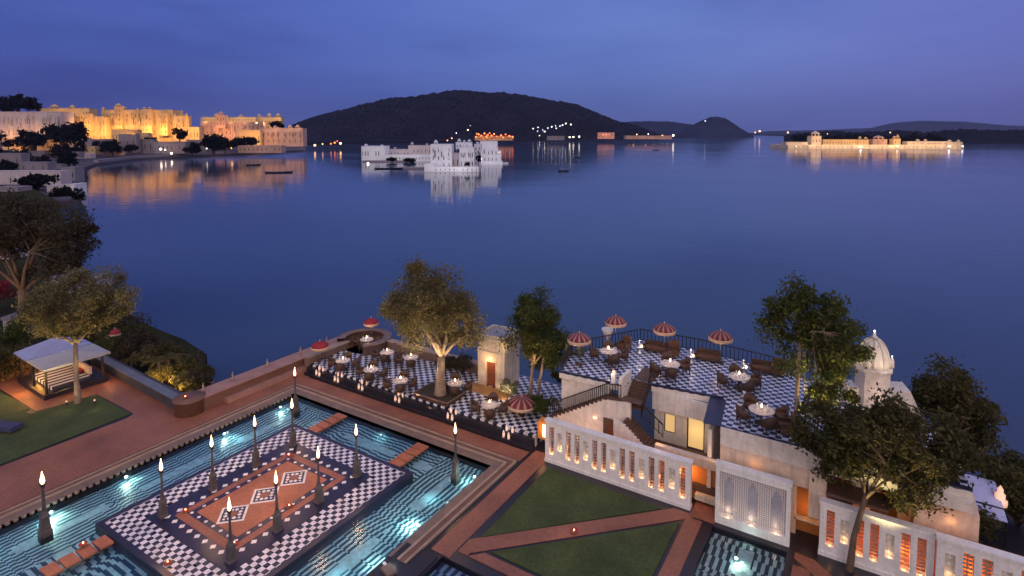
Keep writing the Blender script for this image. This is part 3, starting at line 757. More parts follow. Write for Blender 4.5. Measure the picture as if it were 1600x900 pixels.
# stone sofas and small silver lamp tables along the far rooftop edge
def sofa(px_, py_, rz, lab, L=1.7, matn='brown_wicker'):
    p = at(px_, py_, UZ); t = empty('rooftop_sofa', p, rz, lab, 'sofa', 'sofas along the rooftop edge'); t.scale = (.92, .85, .8)
    MB().box(-L / 2, L / 2, -.4, .4, .12, .36).build('seat', matn, t)
    MB().box(-L / 2 + .05, L / 2 - .05, -.38, .25, .361, .48).build('seat_cushion', 'tan_cushion' if matn != 'tan_cushion' else 'brown_wicker', t)
    MB().box(-L / 2, L / 2, .28, .42, .361, .85).build('backrest', matn, t)
    for sx in (-1, 1): MB().box(sx * L / 2 - .08, sx * L / 2 + .08, -.4, .27, .361, .62).build('armrest', matn, t)
    for sx in (-1, 1):
        for sy in (-1, 1): MB().box(sx * (L / 2 - .1) - .04, sx * (L / 2 - .1) + .04, sy * .32 - .04, sy * .32 + .04, 0, .12).build('leg', 'dark_wood', t)
sofa(1025, 549, R(4), 'dark sofa at the lake edge between the first and second rooftop lamps')
sofa(1106, 563, R(4), 'dark sofa at the lake edge under the right striped umbrella')
sofa(1196, 582, R(4), 'dark sofa at the lake edge by the tall tree trunk', 1.9)
def armchair(px_, py_, rz, lab):
    p = at(px_, py_, UZ); t = empty('armchair', p, rz, lab, 'armchair', 'amber armchairs on the rooftop')
    MB().box(-.36, .36, -.36, .36, .14, .44).build('seat', 'tan_cushion', t)
    MB().box(-.36, .36, .26, .38, .441, 1.0).build('backrest', 'tan_cushion', t)
    for sx in (-1, 1): MB().box(sx * .36 - .06, sx * .36 + .06, -.34, .25, .441, .64).build('armrest', 'brown_wicker', t)
    for sx in (-1, 1):
        for sy in (-1, 1): MB().box(sx * .3 - .03, sx * .3 + .03, sy * .3 - .03, sy * .3 + .03, 0, .14).build('leg', 'dark_wood', t)
armchair(975, 548, R(-20), 'amber armchair right of the left rooftop table')
armchair(1053, 556, R(15), 'amber armchair behind the middle rooftop table')
armchair(1216, 586, R(10), 'amber armchair in front of the sofa by the tall tree')
armchair(1229, 676, R(-70), 'amber armchair at the near right corner of the rooftop')
def lamp_table(px_, py_, lab):
    p = at(px_, py_, UZ); t = empty('lamp_table', p, 0, lab, 'lamp table', 'silver lamp tables on the rooftop')
    MB().lathe((0, 0, 0), [(.28, 0), (.24, .1), (.12, .25), (.16, .42), (.34, .48), (.34, .52), (0, .52)], 14).build('stand', 'silver', t)
    MB().lathe((0, 0, 0), [(.09, .521), (.07, .56), (.12, .66), (.05, .78), (.04, .86), (.10, .92), (0, 1.0)], 10).build('vessel', 'silver', t)
    MB().lathe((0, 0, 0), [(.04, .521), (.05, .6), (.0, .70)], 8).build('candle_flame', 'candle', t).location = (.2, -.12, 0)
    point((p.x + .1, p.y - .3, UZ + .95), 9, (1, .75, .6), .06)
lamp_table(999, 552, 'silver lamp table at the left of the rooftop edge')
lamp_table(1079, 567, 'silver lamp table in the middle of the rooftop edge')
lamp_table(1161, 585, 'silver lamp table right of the umbrella on the rooftop edge')

# ------------------------------------------------------------------ parasols
def parasol(px_, py_, base_z, hgt, rad, lab, mat='umbrella_stripe', trim='umbrella_trim', cone=.42):
    p = at(px_, py_, base_z + hgt); p.z = base_z
    t = empty('parasol', p, random.uniform(0, 1), lab, 'parasol', 'fringed parasols')
    H = hgt
    MB().lathe((0, 0, 0), [(.26, 0), (.26, .06), (.06, .12)], 12).build('base', 'dark_wood', t)
    MB().tube([(0, 0, .1), (0, 0, H + cone)], .022, 6).build('pole', 'silver', t)
    MB().lathe((0, 0, H), [(rad, 0), (rad * .94, cone * .30), (rad * .75, cone * .60), (rad * .45, cone * .86), (.03, cone), (.02, cone - .02), (rad * .44, cone * .83), (rad * .93, cone * .25), (rad * .985, -.005)], 24).build('canopy', mat, t)
    MB().lathe((0, 0, H), [(rad * 1.0, .01), (rad * 1.03, -.02), (rad * 1.04, -.20), (rad * 1.02, -.20), (rad * .98, -.01)], 24).build('valance', trim, t)
    MB().lathe((0, 0, H + cone), [(.04, 0), (.05, .05), (.0, .2)], 8).build('finial', 'umbrella_trim', t)
    return p
parasol(500, 541, .95, 1.15, .72, 'red parasol standing on the long lake parapet left of the bastion', 'red_fabric')
parasol(580, 504, .95 + .6, 1.0, .68, 'red parasol rising behind the round bastion beside the pale tree', 'red_fabric')
parasol(180, 521, -.4, 2.2, .42, 'small red parasol on the shore behind the garden pavilion', 'red_fabric')
pz = parasol(815, 630, TZ, .75, 1.0, 'low red and white striped parasol on the checks beside the kiosk')
for px_, py_, lab in ((905, 530, 'striped parasol with pale fringe at the left end of the rooftop by the green tree'), (962, 503, 'striped parasol with pale fringe, highest of the rooftop parasols'),
                      (1038, 515, 'striped parasol with pale fringe in the middle of the rooftop edge'), (1126, 527, 'striped parasol with pale fringe, rightmost on the rooftop edge')):
    p = parasol(px_, py_, UZ, 1.75, .76, lab)
    point((p.x, p.y - .8, UZ + 1.2), 10, (1, .6, .4), .1)
# white flower pot at the left rooftop table
p = at(949, 533, UZ); t = empty('white_urn', p, 0, 'tall white urn at the left end of the rooftop terrace', 'urn')
MB().lathe((0, 0, 0), [(.14, 0), (.12, .1), (.2, .3), (.40, .75), (.44, .95), (.36, .95), (.3, .8)], 14).build('bowl', 'white_marble', t)
MB().lathe((0, 0, 0), [(.2, -.0), (.2, .05), (.1, .1)], 12).build('foot', 'white_marble', t)

# ------------------------------------------------------------------ stone kiosk
kx, ky = -24.05, 36.55
t = empty('stone_kiosk', (kx, ky, TZ), R(3), 'small square stone kiosk with flat roof and carved wooden door', 'kiosk')
KW = 1.18
m_ = MB(); m_.box(-KW, -.42, -KW, -KW + .25, 0, 3.55); m_.box(.42, KW, -KW, -KW + .25, 0, 3.55); m_.box(-.42, .42, -KW, -KW + .25, 1.95, 3.55)
m_.box(-KW, -KW + .25, -KW + .251, KW, 0, 3.55); m_.box(KW - .25, KW, -KW + .251, KW, 0, 3.55); m_.box(-KW + .251, KW - .251, KW - .25, KW, 0, 3.55)
m_.build('wall', 'cream_stone', t)
MB().box(-KW - .10, KW + .10, -KW - .10, KW + .10, 3.56, 3.72).build('cornice', 'cream_stone', t)
m_ = MB(); m_.box(-KW - .04, KW + .04, -KW - .04, -KW + .12, 3.721, 3.95); m_.box(-KW - .04, KW + .04, KW - .12, KW + .04, 3.721, 3.95)
m_.box(-KW - .04, -KW + .12, -KW + .121, KW - .121, 3.721, 3.95); m_.box(KW - .12, KW + .04, -KW + .121, KW - .121, 3.721, 3.95); m_.build('parapet', 'cream_stone', t)
MB().box(-KW + .121, KW - .121, -KW + .121, KW - .121, 3.721, 3.78).build('roof', 'kiosk_roof', t)
MB().box(-KW - .05, KW + .05, -KW - .05, KW + .05, 2.62, 2.72).build('string_course', 'cream_stone', t)
o = MB().box(-.41, .41, -KW + .12, -KW + .18, .02, 1.94).build('door', 'door_wood', t)
m_ = MB(); m_.box(-.50, -.425, -KW - .05, -KW - .001, 0, 2.05); m_.box(.425, .50, -KW - .05, -KW - .001, 0, 2.05); m_.box(-.424, .424, -KW - .05, -KW - .001, 1.955, 2.05); m_.build('door_frame', 'cream_stone', t)
MB().lathe((0, -KW - .03, 2.25), [(.05, -.06), (.09, 0), (.05, .06)], 8).build('lamp', 'lamp_warm', t)
point((kx, ky - KW - .45, TZ + 2.0), 30, (1, .55, .22), .06)
spot((kx + 2.3, ky - 2.4, TZ + .2), (kx + .6, ky, TZ + 2.2), 300, (1, .68, .42), 90, .1)
spot((kx - 1.8, ky - 3.6, TZ + .2), (kx - .2, ky, TZ + 2.2), 200, (1, .62, .34), 80, .1)
slabs('kiosk_forecourt', [(-25.6, -21.9, 34.0, 35.3)], TZ + .03, 'ochre_floor', TZ - .3)

# square tree planter on the terrace
t = empty('tree_planter', (-26.3, 31.95, TZ), 0, 'low square dark brown planter around the large pale tree', 'planter')
MB().box(-1.55, 1.55, -.95, 1.15, -.5, .28).build('box', 'dark_wood', t)
m_ = MB(); m_.box(-1.62, 1.62, -1.02, -.93, .281, .33); m_.box(-1.62, 1.62, 1.13, 1.22, .281, .33); m_.box(-1.62, -1.53, -.929, 1.129, .281, .33); m_.box(1.53, 1.62, -.929, 1.129, .281, .33); m_.build('rim', 'coping_stone', t)
MB().box(-1.5, 1.5, -.9, 1.1, .281, .30).build('soil', 'soil', t)

# ------------------------------------------------------------------ white screen walls with lit niches
niche_mats = {'long': 'lattice_red', 'short': 'lattice_white'}
def screen_wall(x0, x1, yy, h, spec, lab, zb=-.02, th=.34, glow='lattice_red', backglow=18, e=1.5):
    t = empty('screen_wall', (x0, yy, zb), 0, lab, 'screen wall', 'white screen walls')
    n = len(spec); W = x1 - x0; pit = (W - .3) / n
    m_ = MB(); last = 0
    ops = []
    for i, k in enumerate(spec):
        if k == ' ': continue
        c = .15 + pit * (i + .5); hw = pit * .29
        z0, z1 = (.52, h - .36) if k == 'L' else (h - 1.75, h - .62)
        ops.append((c - hw, c + hw, z0, z1, k)); m_.box(last, c - hw, 0, th, .2, h - .12)
        m_.box(c - hw, c + hw, 0, th, .2, z0); m_.box(c - hw, c + hw, 0, th, z1, h - .12); last = c + hw
    m_.box(last, W, 0, th, .2, h - .12)
    m_.build('wall', 'white_marble', t)
    MB().box(-.05, W + .05, -.05, th + .05, h - .119, h).build('cap', 'white_marble', t)
    MB().box(-.03, W + .03, -.04, th + .04, 0, .199).build('plinth', 'white_marble', t)
    for a, b_, z0, z1, k in ops:
        if k == 'L':
            # pierced red-gold lattice bars set deep in the slot
            g = MB(); w_ = b_ - a
            nz_ = max(4, int((z1 - z0) / .17))
            for j in range(nz_): zc = z0 + (j + .5) * (z1 - z0) / nz_; g.box(a + .02, b_ - .02, th - .10, th - .05, zc - .035, zc + .035)
            g.box((a + b_) / 2 - .025, (a + b_) / 2 + .025, th - .049, th - .02, z0, z1)
            g.build('lattice', 'palace_pink', t)
            MB().lathe(((a + b_) / 2, .08, z0), [(.022, 0), (.028, .015), (.022, .035)], 8).build('uplight', 'lamp_warm', t)
            point((x0 + (a + b_) / 2, yy + .09, zb + z0 + .13), e, (1, .48, .14), .03)
        else:
            zm = (z0 + z1) / 2; g = MB()
            g.box(a, b_, th - .12, th - .06, z0, z1)
            g.build('panel', 'cream_stone', t)
            g = MB()
            for q in (-1, 0, 1): g.lathe(((a + b_) / 2, 0, zm + q * .3), [(.0, 0)], 3) if False else dia_y(g, (a + b_) / 2, th - .125, zm + q * .32, .13)
            g.build('rosette', 'white_marble', t)
            MB().lathe(((a + b_) / 2, .08, z0), [(.022, 0), (.028, .015), (.022, .035)], 8).build('uplight', 'lamp_warm', t)
            point((x0 + (a + b_) / 2, yy + .09, zb + z0 + .13), e * .75, (1, .60, .28), .03)
def dia_y(m_, x, y, z, r):
    v = [(x + r, y, z), (x, y, z + r), (x - r, y, z), (x, y, z - r), (x, y - .04, z)]
    m_.add(v, [(1, 0, 4), (2, 1, 4), (3, 2, 4), (0, 3, 4)])
screen_wall(-16.30, -7.55, 29.9, 2.62, 'LSLLSLLSLLSLLSL', 'long white screen wall with fifteen lit niches at the top of the lawn')
screen_wall(-1.50, 2.9, 29.95, 2.65, 'LSLLSLL', 'white screen wall with red lit niches behind the front tree')
screen_wall(2.95, 12.5, 29.6, 2.80, 'SLLSLLSLLSLLSLL', 'long white screen wall running off the right edge with glowing niches')
# warm light behind the slots
for x0, x1 in ((-16, -7.8), (-1.3, 2.8), (3.2, 10)):
    n = max(2, int((x1 - x0) / 2.2))
    for i in range(n): point((x0 + (i + .5) * (x1 - x0) / n, 30.45, 1.0), 9 if x0 < -5 else 28, (1, .30, .08), .1)
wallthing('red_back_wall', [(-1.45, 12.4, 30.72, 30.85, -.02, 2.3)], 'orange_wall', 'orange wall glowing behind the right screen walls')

# pierced screen in front of the small pool
t = empty('pierced_screen', (-6.22, 29.66, -.02), 0, 'tall white pierced marble screen above the small striped pool with three uplights', 'screen')
W, H_ = 3.48, 3.2
m_ = MB(); m_.box(0, .18, 0, .3, 0, H_ - .14); m_.box(W - .18, W, 0, .3, 0, H_ - .14); m_.box(.181, W - .181, 0, .3, 0, .42); m_.box(.181, W - .181, 0, .3, H_ - .40, H_ - .141)
m_.build('frame', 'white_marble', t)
MB().box(-.05, W + .05, -.06, .36, H_ - .139, H_).build('cap', 'white_marble', t)
MB().box(.18, W - .18, .20, .205, .42, H_ - .40).build('tracery', 'lattice_white', t)
for i in range(3):
    xc = .62 + i * 1.12
    g = MB(); pts = [(xc - .20, .55), (xc + .20, .55), (xc + .22, 2.1), (xc + .10, 2.42), (xc, 2.52), (xc - .10, 2.42), (xc - .22, 2.1)]
    v = [(a, .18, b_) for a, b_ in pts] + [(a, .195, b_) for a, b_ in pts]; n = len(pts)
    g.add(v, [tuple(range(n)), tuple(range(2 * n - 1, n - 1, -1))] + [(i2, n + i2, n + (i2 + 1) % n, (i2 + 1) % n) for i2 in range(n)])
    g.build('arch_panel', 'kiosk_roof', t)
    MB().lathe((xc, .06, .421), [(.03, 0), (.04, .02), (.03, .05)], 8).build('uplight', 'lamp_warm', t)
    for dx in (-.25, .25): spot((-6.22 + xc, 29.70, .50), (-6.22 + xc + dx * 1.1, 29.86, 1.35), 11, (1, .62, .34), 75, .03)
    point((-6.22 + xc, 29.62, .56), 2.2, (1, .7, .42), .03)
wallthing('screen_backdrop', [(-6.15, -2.8, 30.2, 30.3, -.02, 2.9)], 'ledge_grey', 'plaster wall just behind the pierced marble screen')

# ------------------------------------------------------------------ building with the rooftop terrace
RZ = UZ
b = empty('terrace_building', (0, 0, 0), 0, 'white plaster building carrying the chequered rooftop restaurant terrace', 'building')
def part(name, mat, boxes, parent=b):
    m_ = MB()
    for q in boxes: m_.box(*q)
    return m_.build(name, mat, parent)
# roof slab with chequered floor: far part + near right part
roofpts = [(-17.5, 35.6), (-16.7, 32.5), (-13.3, 32.7), (-12.35, 32.8), (-12.35, 34.1), (-11.0, 34.15), (-11.0, 33.75), (-6.85, 34.2), (-6.25, 30.62), (-.3, 30.7), (4.2, 30.85), (3.6, 36.0), (-2.0, 39.6), (-5.0, 40.4), (-10.0, 41.1), (-14.3, 40.9)]
MB().prism(roofpts, RZ - .35, RZ - .03).build('roof_slab', 'white_plaster', b); MB().prism(roofpts, RZ - .029, RZ).build('roof_floor', 'checker_roof', b)
# dark border bands of the floor
def band(p0, p1, wd, z0, z1, name, mat, parent=b):
    a = Vector((p0[0], p0[1], 0)); c_ = Vector((p1[0], p1[1], 0)); d = (c_ - a).normalized(); nrm = Vector((-d.y, d.x, 0)) * wd
    return MB().prism([(a.x, a.y), (c_.x, c_.y), (c_.x + nrm.x, c_.y + nrm.y), (a.x + nrm.x, a.y + nrm.y)], z0, z1).build(name, mat, parent)
band((-16.7, 32.5), (-13.3, 32.72), .14, RZ + .004, RZ + .10, 'roof_kerb', 'navy_stone')
band((-11.0, 33.76), (-6.85, 34.21), .14, RZ + .004, RZ + .10, 'roof_kerb', 'navy_stone')
band((-6.4, 30.64), (4.2, 30.88), .14, RZ + .004, RZ + .12, 'roof_kerb', 'navy_stone')
band((-6.70, 34.2), (-6.28, 30.85), -.0 + .9 * -1, RZ + .004, RZ + .02, 'roof_margin', 'navy_stone')
part('roof_rug', 'steps_brown', [(-12.3, -11.1, 34.2, 36.2, RZ + .004, RZ + .03)])
# far edge railing of dark metal
rail = MB()
def railing(m_, pts, h, gap=.28):
    for i in range(len(pts) - 1):
        a = Vector(pts[i]); c_ = Vector(pts[i + 1]); L = (c_ - a).length; n = max(1, int(L / gap))
        m_.bar(a + Vector((0, 0, h)), c_ + Vector((0, 0, h)), .06, .06); m_.bar(a + Vector((0, 0, .12)), c_ + Vector((0, 0, .12)), .03, .03)
        for k in range(n + 1):
            q = a.lerp(c_, k / n); m_.box(q.x - .02, q.x + .02, q.y - .02, q.y + .02, q.z + .02, q.z + h)
railing(rail, [(-16.65, 32.7, RZ), (-17.3, 35.6, RZ), (-14.2, 40.75, RZ), (-10.0, 40.95, RZ), (-5.0, 40.2, RZ), (-2, 39.4, RZ), (3.4, 36.0, RZ)], .9)
rail.build('roof_railing', 'iron_rail', b)
# walls below
part('left_wall', 'white_plaster', [(-16.65, -13.3, 32.75, 33.0, -.6, RZ - .36)])
part('block_front', 'white_plaster', [(-10.95, -6.9, 33.80, 34.0, 3.05, RZ - .36), (-10.95, -10.35, 34.30, 34.5, .9, 3.04), (-9.65, -8.95, 34.30, 34.5, .9, 3.04), (-7.9, -7.1, 34.30, 34.5, .9, 3.04), (-10.349, -9.651, 34.30, 34.5, .9, 1.55), (-10.349, -9.651, 34.30, 34.5, 2.7, 3.04), (-8.949, -7.901, 34.30, 34.5, 2.92, 3.04), (-10.95, -6.9, 34.01, 34.29, 2.95, 3.04)])
part('block_side', 'white_plaster', [(-6.95, -6.75, 30.95, 34.0, .9, RZ - .36)]); part('block_side', 'white_plaster', [(-10.95, -10.75, 34.51, 38, .9, RZ - .36)])
w1 = part('window', 'window_lit', [(-10.30, -9.70, 34.42, 34.44, 1.58, 2.68)]); part('window_frame', 'dark_wood', [(-10.349, -10.30, 34.36, 34.46, 1.56, 2.7), (-9.70, -9.651, 34.36, 34.46, 1.56, 2.7), (-10.30, -9.70, 34.36, 34.46, 1.551, 1.58)], w1)
w2 = part('glass_door', 'window_lit', [(-8.88, -7.97, 34.42, 34.44, .98, 2.85)]); part('door_frame', 'dark_wood', [(-8.949, -8.88, 34.34, 34.46, .92, 2.91), (-7.97, -7.901, 34.34, 34.46, .92, 2.91), (-8.88, -7.97, 34.34, 34.46, 2.85, 2.91), (-8.88, -7.97, 34.34, 34.46, .92, .98)], w2)
w3 = part('side_window', 'window_warm', [(-7.0, -6.96, 33.1, 33.6, 1.5, 2.7)])
part('courtyard_floor', 'steps_brown', [(-13.0, -6.3, 30.95, 34.29, .5, .9)])
part('court_parapet', 'peach_plaster', [(-9.75, -6.26, 30.62, 30.94, 2.20, 2.60)])
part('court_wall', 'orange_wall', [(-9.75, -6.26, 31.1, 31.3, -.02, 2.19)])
part('court_ceiling', 'peach_plaster', [(-9.75, -6.26, 30.63, 31.35, 2.10, 2.19)])
part('alcove_bench', 'cream_stone', [(-7.5, -6.3, 30.65, 31.05, .2, .5)])
# front wall right of the court: parapet band, peach band, orange room with pillars
part('front_band', 'white_plaster', [(-6.24, 4.2, 30.60, 30.85, 3.65, RZ - .02 - .34)])
part('front_parapet', 'white_plaster', [(-6.24, -1.35, 30.58, 30.64, RZ - .349, RZ + .12)])
part('front_wall', 'peach_plaster', [(-6.24, -2.05, 30.64, 30.85, 2.62, 3.64), (-2.04, -1.30, 30.45, 30.85, 1.35, 3.64), (-6.24, -2.6, 30.9, 31.0, -.02, 2.61)])
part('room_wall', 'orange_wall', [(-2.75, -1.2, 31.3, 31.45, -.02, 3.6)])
part('room_shelf', 'cream_stone', [(-2.7, -1.4, 30.9, 31.25, .75, .83)])
part('upper_pillar', 'peach_plaster', [(-.2, .5, 31.6, 31.9, .0, 3.64), (1.6, 2.1, 31.6, 31.9, 0, 3.64)])
part('loggia_back', 'ochre_floor', [(-1.1, 2.1, 33.4, 33.6, 0, 3.64)])
part('loggia_roof_edge', 'steps_brown', [(-1.3, 1.2, 30.3, 31.6, 2.75, 2.9)])
part('right_wing', 'peach_plaster', [(2.2, 4.1, 30.9, 34.5, 0, RZ - .36)])
part('gable_wall', 'peach_plaster', [(4.11, 4.5, 31.0, 33.2, 0, 3.4)])
point((-8.0, 30.75, 1.5), 26, (1, .42, .10), .15); point((-2.0, 30.7, 1.4), 24, (1, .42, .10), .15)
point((-4.5, 30.35, 3.15), 3, (1, .45, .15), .15); point((.6, 31.4, 2.6), 30, (1, .50, .16), .15); point((3.5, 30.7, 2.9), 3, (1, .5, .2), .15)
point((-8.4, 33.9, 2.0), 10, (1, .65, .3), .2); point((-9.6, 30.9, 2.9), 8, (1, .55, .25), .1); point((-6.6, 30.5, 2.9), 6, (1, .55, .25), .1)
spot((4.0, 30.2, 1.2), (4.3, 31.5, 3.8), 12, (1, .55, .28), 100, .1)
# stair wall, left flight rising from the dining terrace, landing, right flight down to the court
SY = 32.15
st = empty('courtyard_stair', (0, 0, 0), 0, 'brown stepped stair on a white wall climbing from the dining terrace to the rooftop', 'stair')
n = 14; xs0, zs0, xs1, zs1 = -17.2, 1.45, -13.3, 3.75
pts = [(xs0, -.02)]
for i in range(n):
    xa = xs0 + (xs1 - xs0) * i / n; zb_ = zs0 + (zs1 - zs0) * (i + .5) / n
    pts += [(xa, zb_), (xs0 + (xs1 - xs0) * (i + 1) / n, zb_)]
pts += [(-11.75, 3.9), (-11.75, -.02)]
def wallprofile(pts, y0_, y1_, name, mat, parent):
    m_ = MB(); n_ = len(pts); v = [(x, y0_, z) for x, z in pts] + [(x, y1_, z) for x, z in pts]
    f = [(i, (i + 1) % n_, n_ + (i + 1) % n_, n_ + i) for i in range(n_)]
    m_.add(v, f); me_v = len(v)
    # fill caps as columns between the outline and the ground
    zb0 = min(z for _, z in pts)
    for i in range(n_ - 1):
        (xa, za), (xb, zb1) = pts[i], pts[i + 1]
        if abs(xa - xb) < 1e-6 or (za <= zb0 + 1e-6 and zb1 <= zb0 + 1e-6): continue
        for yy, fl in ((y0_, 1), (y1_, 0)):
            q = [(xa, yy, zb0), (xb, yy, zb0), (xb, yy, zb1), (xa, yy, za)]
            m_.add(q, [(0, 1, 2, 3) if fl else (3, 2, 1, 0)])
    return m_.build(name, mat, parent)
wallprofile(pts, SY, SY + .2, 'wall', 'white_plaster', st)
m_ = MB()
for i in range(n):
    xa = xs0 + (xs1 - xs0) * i / n; z = zs0 + (zs1 - zs0) * (i + .5) / n
    m_.box(xa + .002, xs0 + (xs1 - xs0) * (i + 1) / n - .002, SY - .04, SY + 1.15, z + .003, z + .07); m_.box(xa + .002, xa + .04, SY + .21, SY + 1.15, z - .16, z + .002)
m_.box(-13.3, -12.3, SY - .04, SY + .62, 3.83, 3.90); m_.box(-12.29, -11.1, SY - .04, SY + .62, 3.91, 3.94)
m_.build('treads', 'steps_brown', st)
# steep brown flight from the roof down past the landing
m_ = MB(); k = 9
for i in range(k):
    ya = 34.1 - i * .16; z = RZ - .02 - i * .13; m_.box(-12.3, -11.1, ya - .16, ya, z - .14, z)
m_.build('upper_flight', 'steps_brown', st)
m_ = MB(); k = 14
for i in range(k):
    xa = -11.95 + i * .17; z = 2.95 - i * .135; m_.box(xa, xa + .17, 31.55, 32.5, z - .17, z)
m_.build('lower_flight', 'steps_brown', st)
pr = [(-12.5, -.02), (-12.5, 3.0)]
for i in range(k): xa = -11.95 + i * .17; z = 2.82 - i * .135; pr += [(xa, z), (xa + .17, z)]
pr += [(-9.57, -.02)]
wallprofile(pr, 31.38, 31.54, 'lower_wall', 'white_plaster', st)
m_ = MB(); railing(m_, [(xs0, SY + .12, zs0 + .15), (xs1, SY + .12, zs1 + .1), (-12.4, SY + .12, 3.95)], .8, .16); m_.build('railing', 'iron_rail', st)
m_ = MB(); railing(m_, [(-11.1, 33.9, 4.4), (-11.1, 32.3, 3.1), (-9.8, 32.3, 2.2)], .8, .3); m_.build('inner_railing', 'iron_rail', st)
o = part('doorway', 'steps_brown', [(-13.45, -13.2, SY - .06, SY - .001, -.02, 2.55), (-12.62, -12.40, SY - .06, SY - .001, -.02, 2.55), (-13.199, -12.621, SY - .06, SY - .001, 2.2, 2.55)], st)
part('door', 'door_wood', [(-13.199, -12.621, SY - .03, SY - .001, -.02, 2.19)], o)
MB().lathe((-14.0, SY - .06, 2.35), [(.10, 0), (.12, .04), (0, .06)], 10).build('wall_lamp', 'lamp_warm', st)
part('newel_wall', 'white_plaster', [(-12.60, -12.38, 32.4, 34.0, 3.5, RZ + .62)], st)
spot((-15.2, 31.0, .2), (-15.0, 32.2, 2.4), 45, (1, .58, .32), 110, .15)
point((-14.0, 31.3, 1.6), 10, (1, .6, .4), .1); point((-16.9, 31.6, 2.3), 6, (1, .55, .25), .1)
# plain box built as an amber glow between terrace and screen, not furniture
t = empty('glow_box', (-17.0, 31.3, TZ - .1), 0, 'amber lit cabinet between the dining terrace and the white screen wall', 'glowbox')
MB().box(-.45, .4, -.3, .3, 0, 1.15).build('glowbox', 'orange_wall', t)
MB().box(-.08, .12, -.34, -.301, .2, 1.0).build('lamp', 'lamp_warm', t)
point((-17.0, 30.7, 1.3), 12, (1, .5, .15), .08)
# roof candle standards (white lit pillars) at the stair head and right corner
for px_, py_, z, lab in ((959, 602, UZ, 'short white lit pillar at the head of the stair'), (1306, 668, UZ, 'white lit pillar at the right end of the rooftop behind the trees')):
    p = at(px_, py_, z); t = empty('lit_pillar', p, 0, lab, 'pillar light', 'white lit pillars on the rooftop')
    MB().box(-.13, .13, -.13, .13, 0, .75).build('post', 'white_marble', t); MB().lathe((0, 0, 0), [(.11, .751), (.13, .85), (.0, 1.0)], 8).build('lamp', 'candle_soft', t)
    point((p.x - .1, p.y - .35, z + .9), 7, (1, .7, .5), .06)

# ------------------------------------------------------------------ domed tower right
tz = 4.0
t = empty('domed_tower', (.45, 38.2, 0), R(20), 'pale plaster tower with ribbed dome and small lamps beyond the right trees', 'tower')
MB().lathe((0, 0, 0), [(1.15, 0), (1.15, 6.6), (1.28, 6.7), (1.28, 6.85), (1.1, 6.9)], 8, False).build('shaft', 'white_plaster', t)
pr = [(1.05 * math.cos(a) * (1.0 if a < 1.5 else 1), 6.9 + 1.55 * math.sin(a) ** 1.1) for a in np.linspace(0.0, 1.45, 10)]
MB().lathe((0, 0, 0), pr + [(.25, 8.5), (.0, 8.55)], 24).build('dome', 'white_plaster', t)
m_ = MB()
for k in range(10):
    a = k * math.pi / 5; m_.tube([((r + .02) * math.cos(a), (r + .02) * math.sin(a), z) for r, z in pr], .06, 5)
m_.build('dome_ribs', 'cream_stone', t)
MB().lathe((0, 0, 8.5), [(.16, 0), (.2, .05), (.08, .12), (.12, .22), (0, .34)], 8).build('finial', 'white_marble', t)
MB().lathe((0, 0, 8.86), [(0, -.07), (.07, 0), (0, .07)], 8).build('top_lamp', 'lamp_cool', t)
for k, a in enumerate((-.4, 1.1, 2.6, 4.1)):
    MB().lathe((1.1 * math.cos(a), 1.1 * math.sin(a), 6.92), [(.18, 0), (.16, .35), (.1, .5), (0, .62)], 8).build('turret', 'white_plaster', t)
    MB().lathe((1.1 * math.cos(a), 1.1 * math.sin(a), 7.56), [(0, -.04), (.05, 0), (0, .05)], 8).build('turret_lamp', 'lamp_cool', t)
t.scale = (.80, .80, .985); point((.45, 38.2, 9.0), 5, (1, .85, .7), .05); spot((1.7, 36.6, 6.9), (.7, 38.0, 7.8), 45, (1, .78, .55), 90, .1); point((.9, 36.2, 5.4), 34, (1, .66, .46), .1); point((2.4, 36.6, 4.2), 26, (1, .66, .46), .1)
MB().box(-1.95, -1.06, -.6, .8, 0, 5.6).build('tower_annex', 'white_plaster', t)
t = empty('tower_pavilion', (1.75, 38.8, 0), R(15), 'low pale plaster block with sloping top right of the domed tower', 'building')
m_ = MB(); m_.add([(-.9, -.9, 0), (1.15, -.9, 0), (1.15, .9, 0), (-.9, .9, 0), (-.9, -.7, 5.5), (.35, -.7, 5.6), (.35, .7, 5.6), (-.9, .7, 5.5), (1.15, -.9, 3.7), (1.15, .9, 3.7)],
    [(3, 2, 1, 0), (4, 5, 6, 7), (0, 1, 8, 5, 4), (2, 3, 7, 6, 9), (1, 2, 9, 8), (8, 9, 6, 5), (3, 0, 4, 7)]); m_.build('wall', 'white_plaster', t)
MB().box(-.3, .3, -.96, -.901, 3.9, 4.7).build('window', 'window_dark', t)
# pale spout and block at the near end of the right pool wall
q = at(612, 884, .05); t = empty('water_spout', (q.x, q.y, 0), R(-20), 'short pale marble water spout on a brown block at the near end of the pool', 'spout')
MB().box(-.2, 1.0, -.9, -.05, -.3, .22).build('block', 'coping_stone', t)
pass
MB().box(-.75, -.1, -.5, -.25, -.05, .12).build('lip', 'white_marble', t)
t.scale = (.55, .55, .7); point((q.x - .2, q.y + .3, .45), 4, (.9, 1, .9), .1)
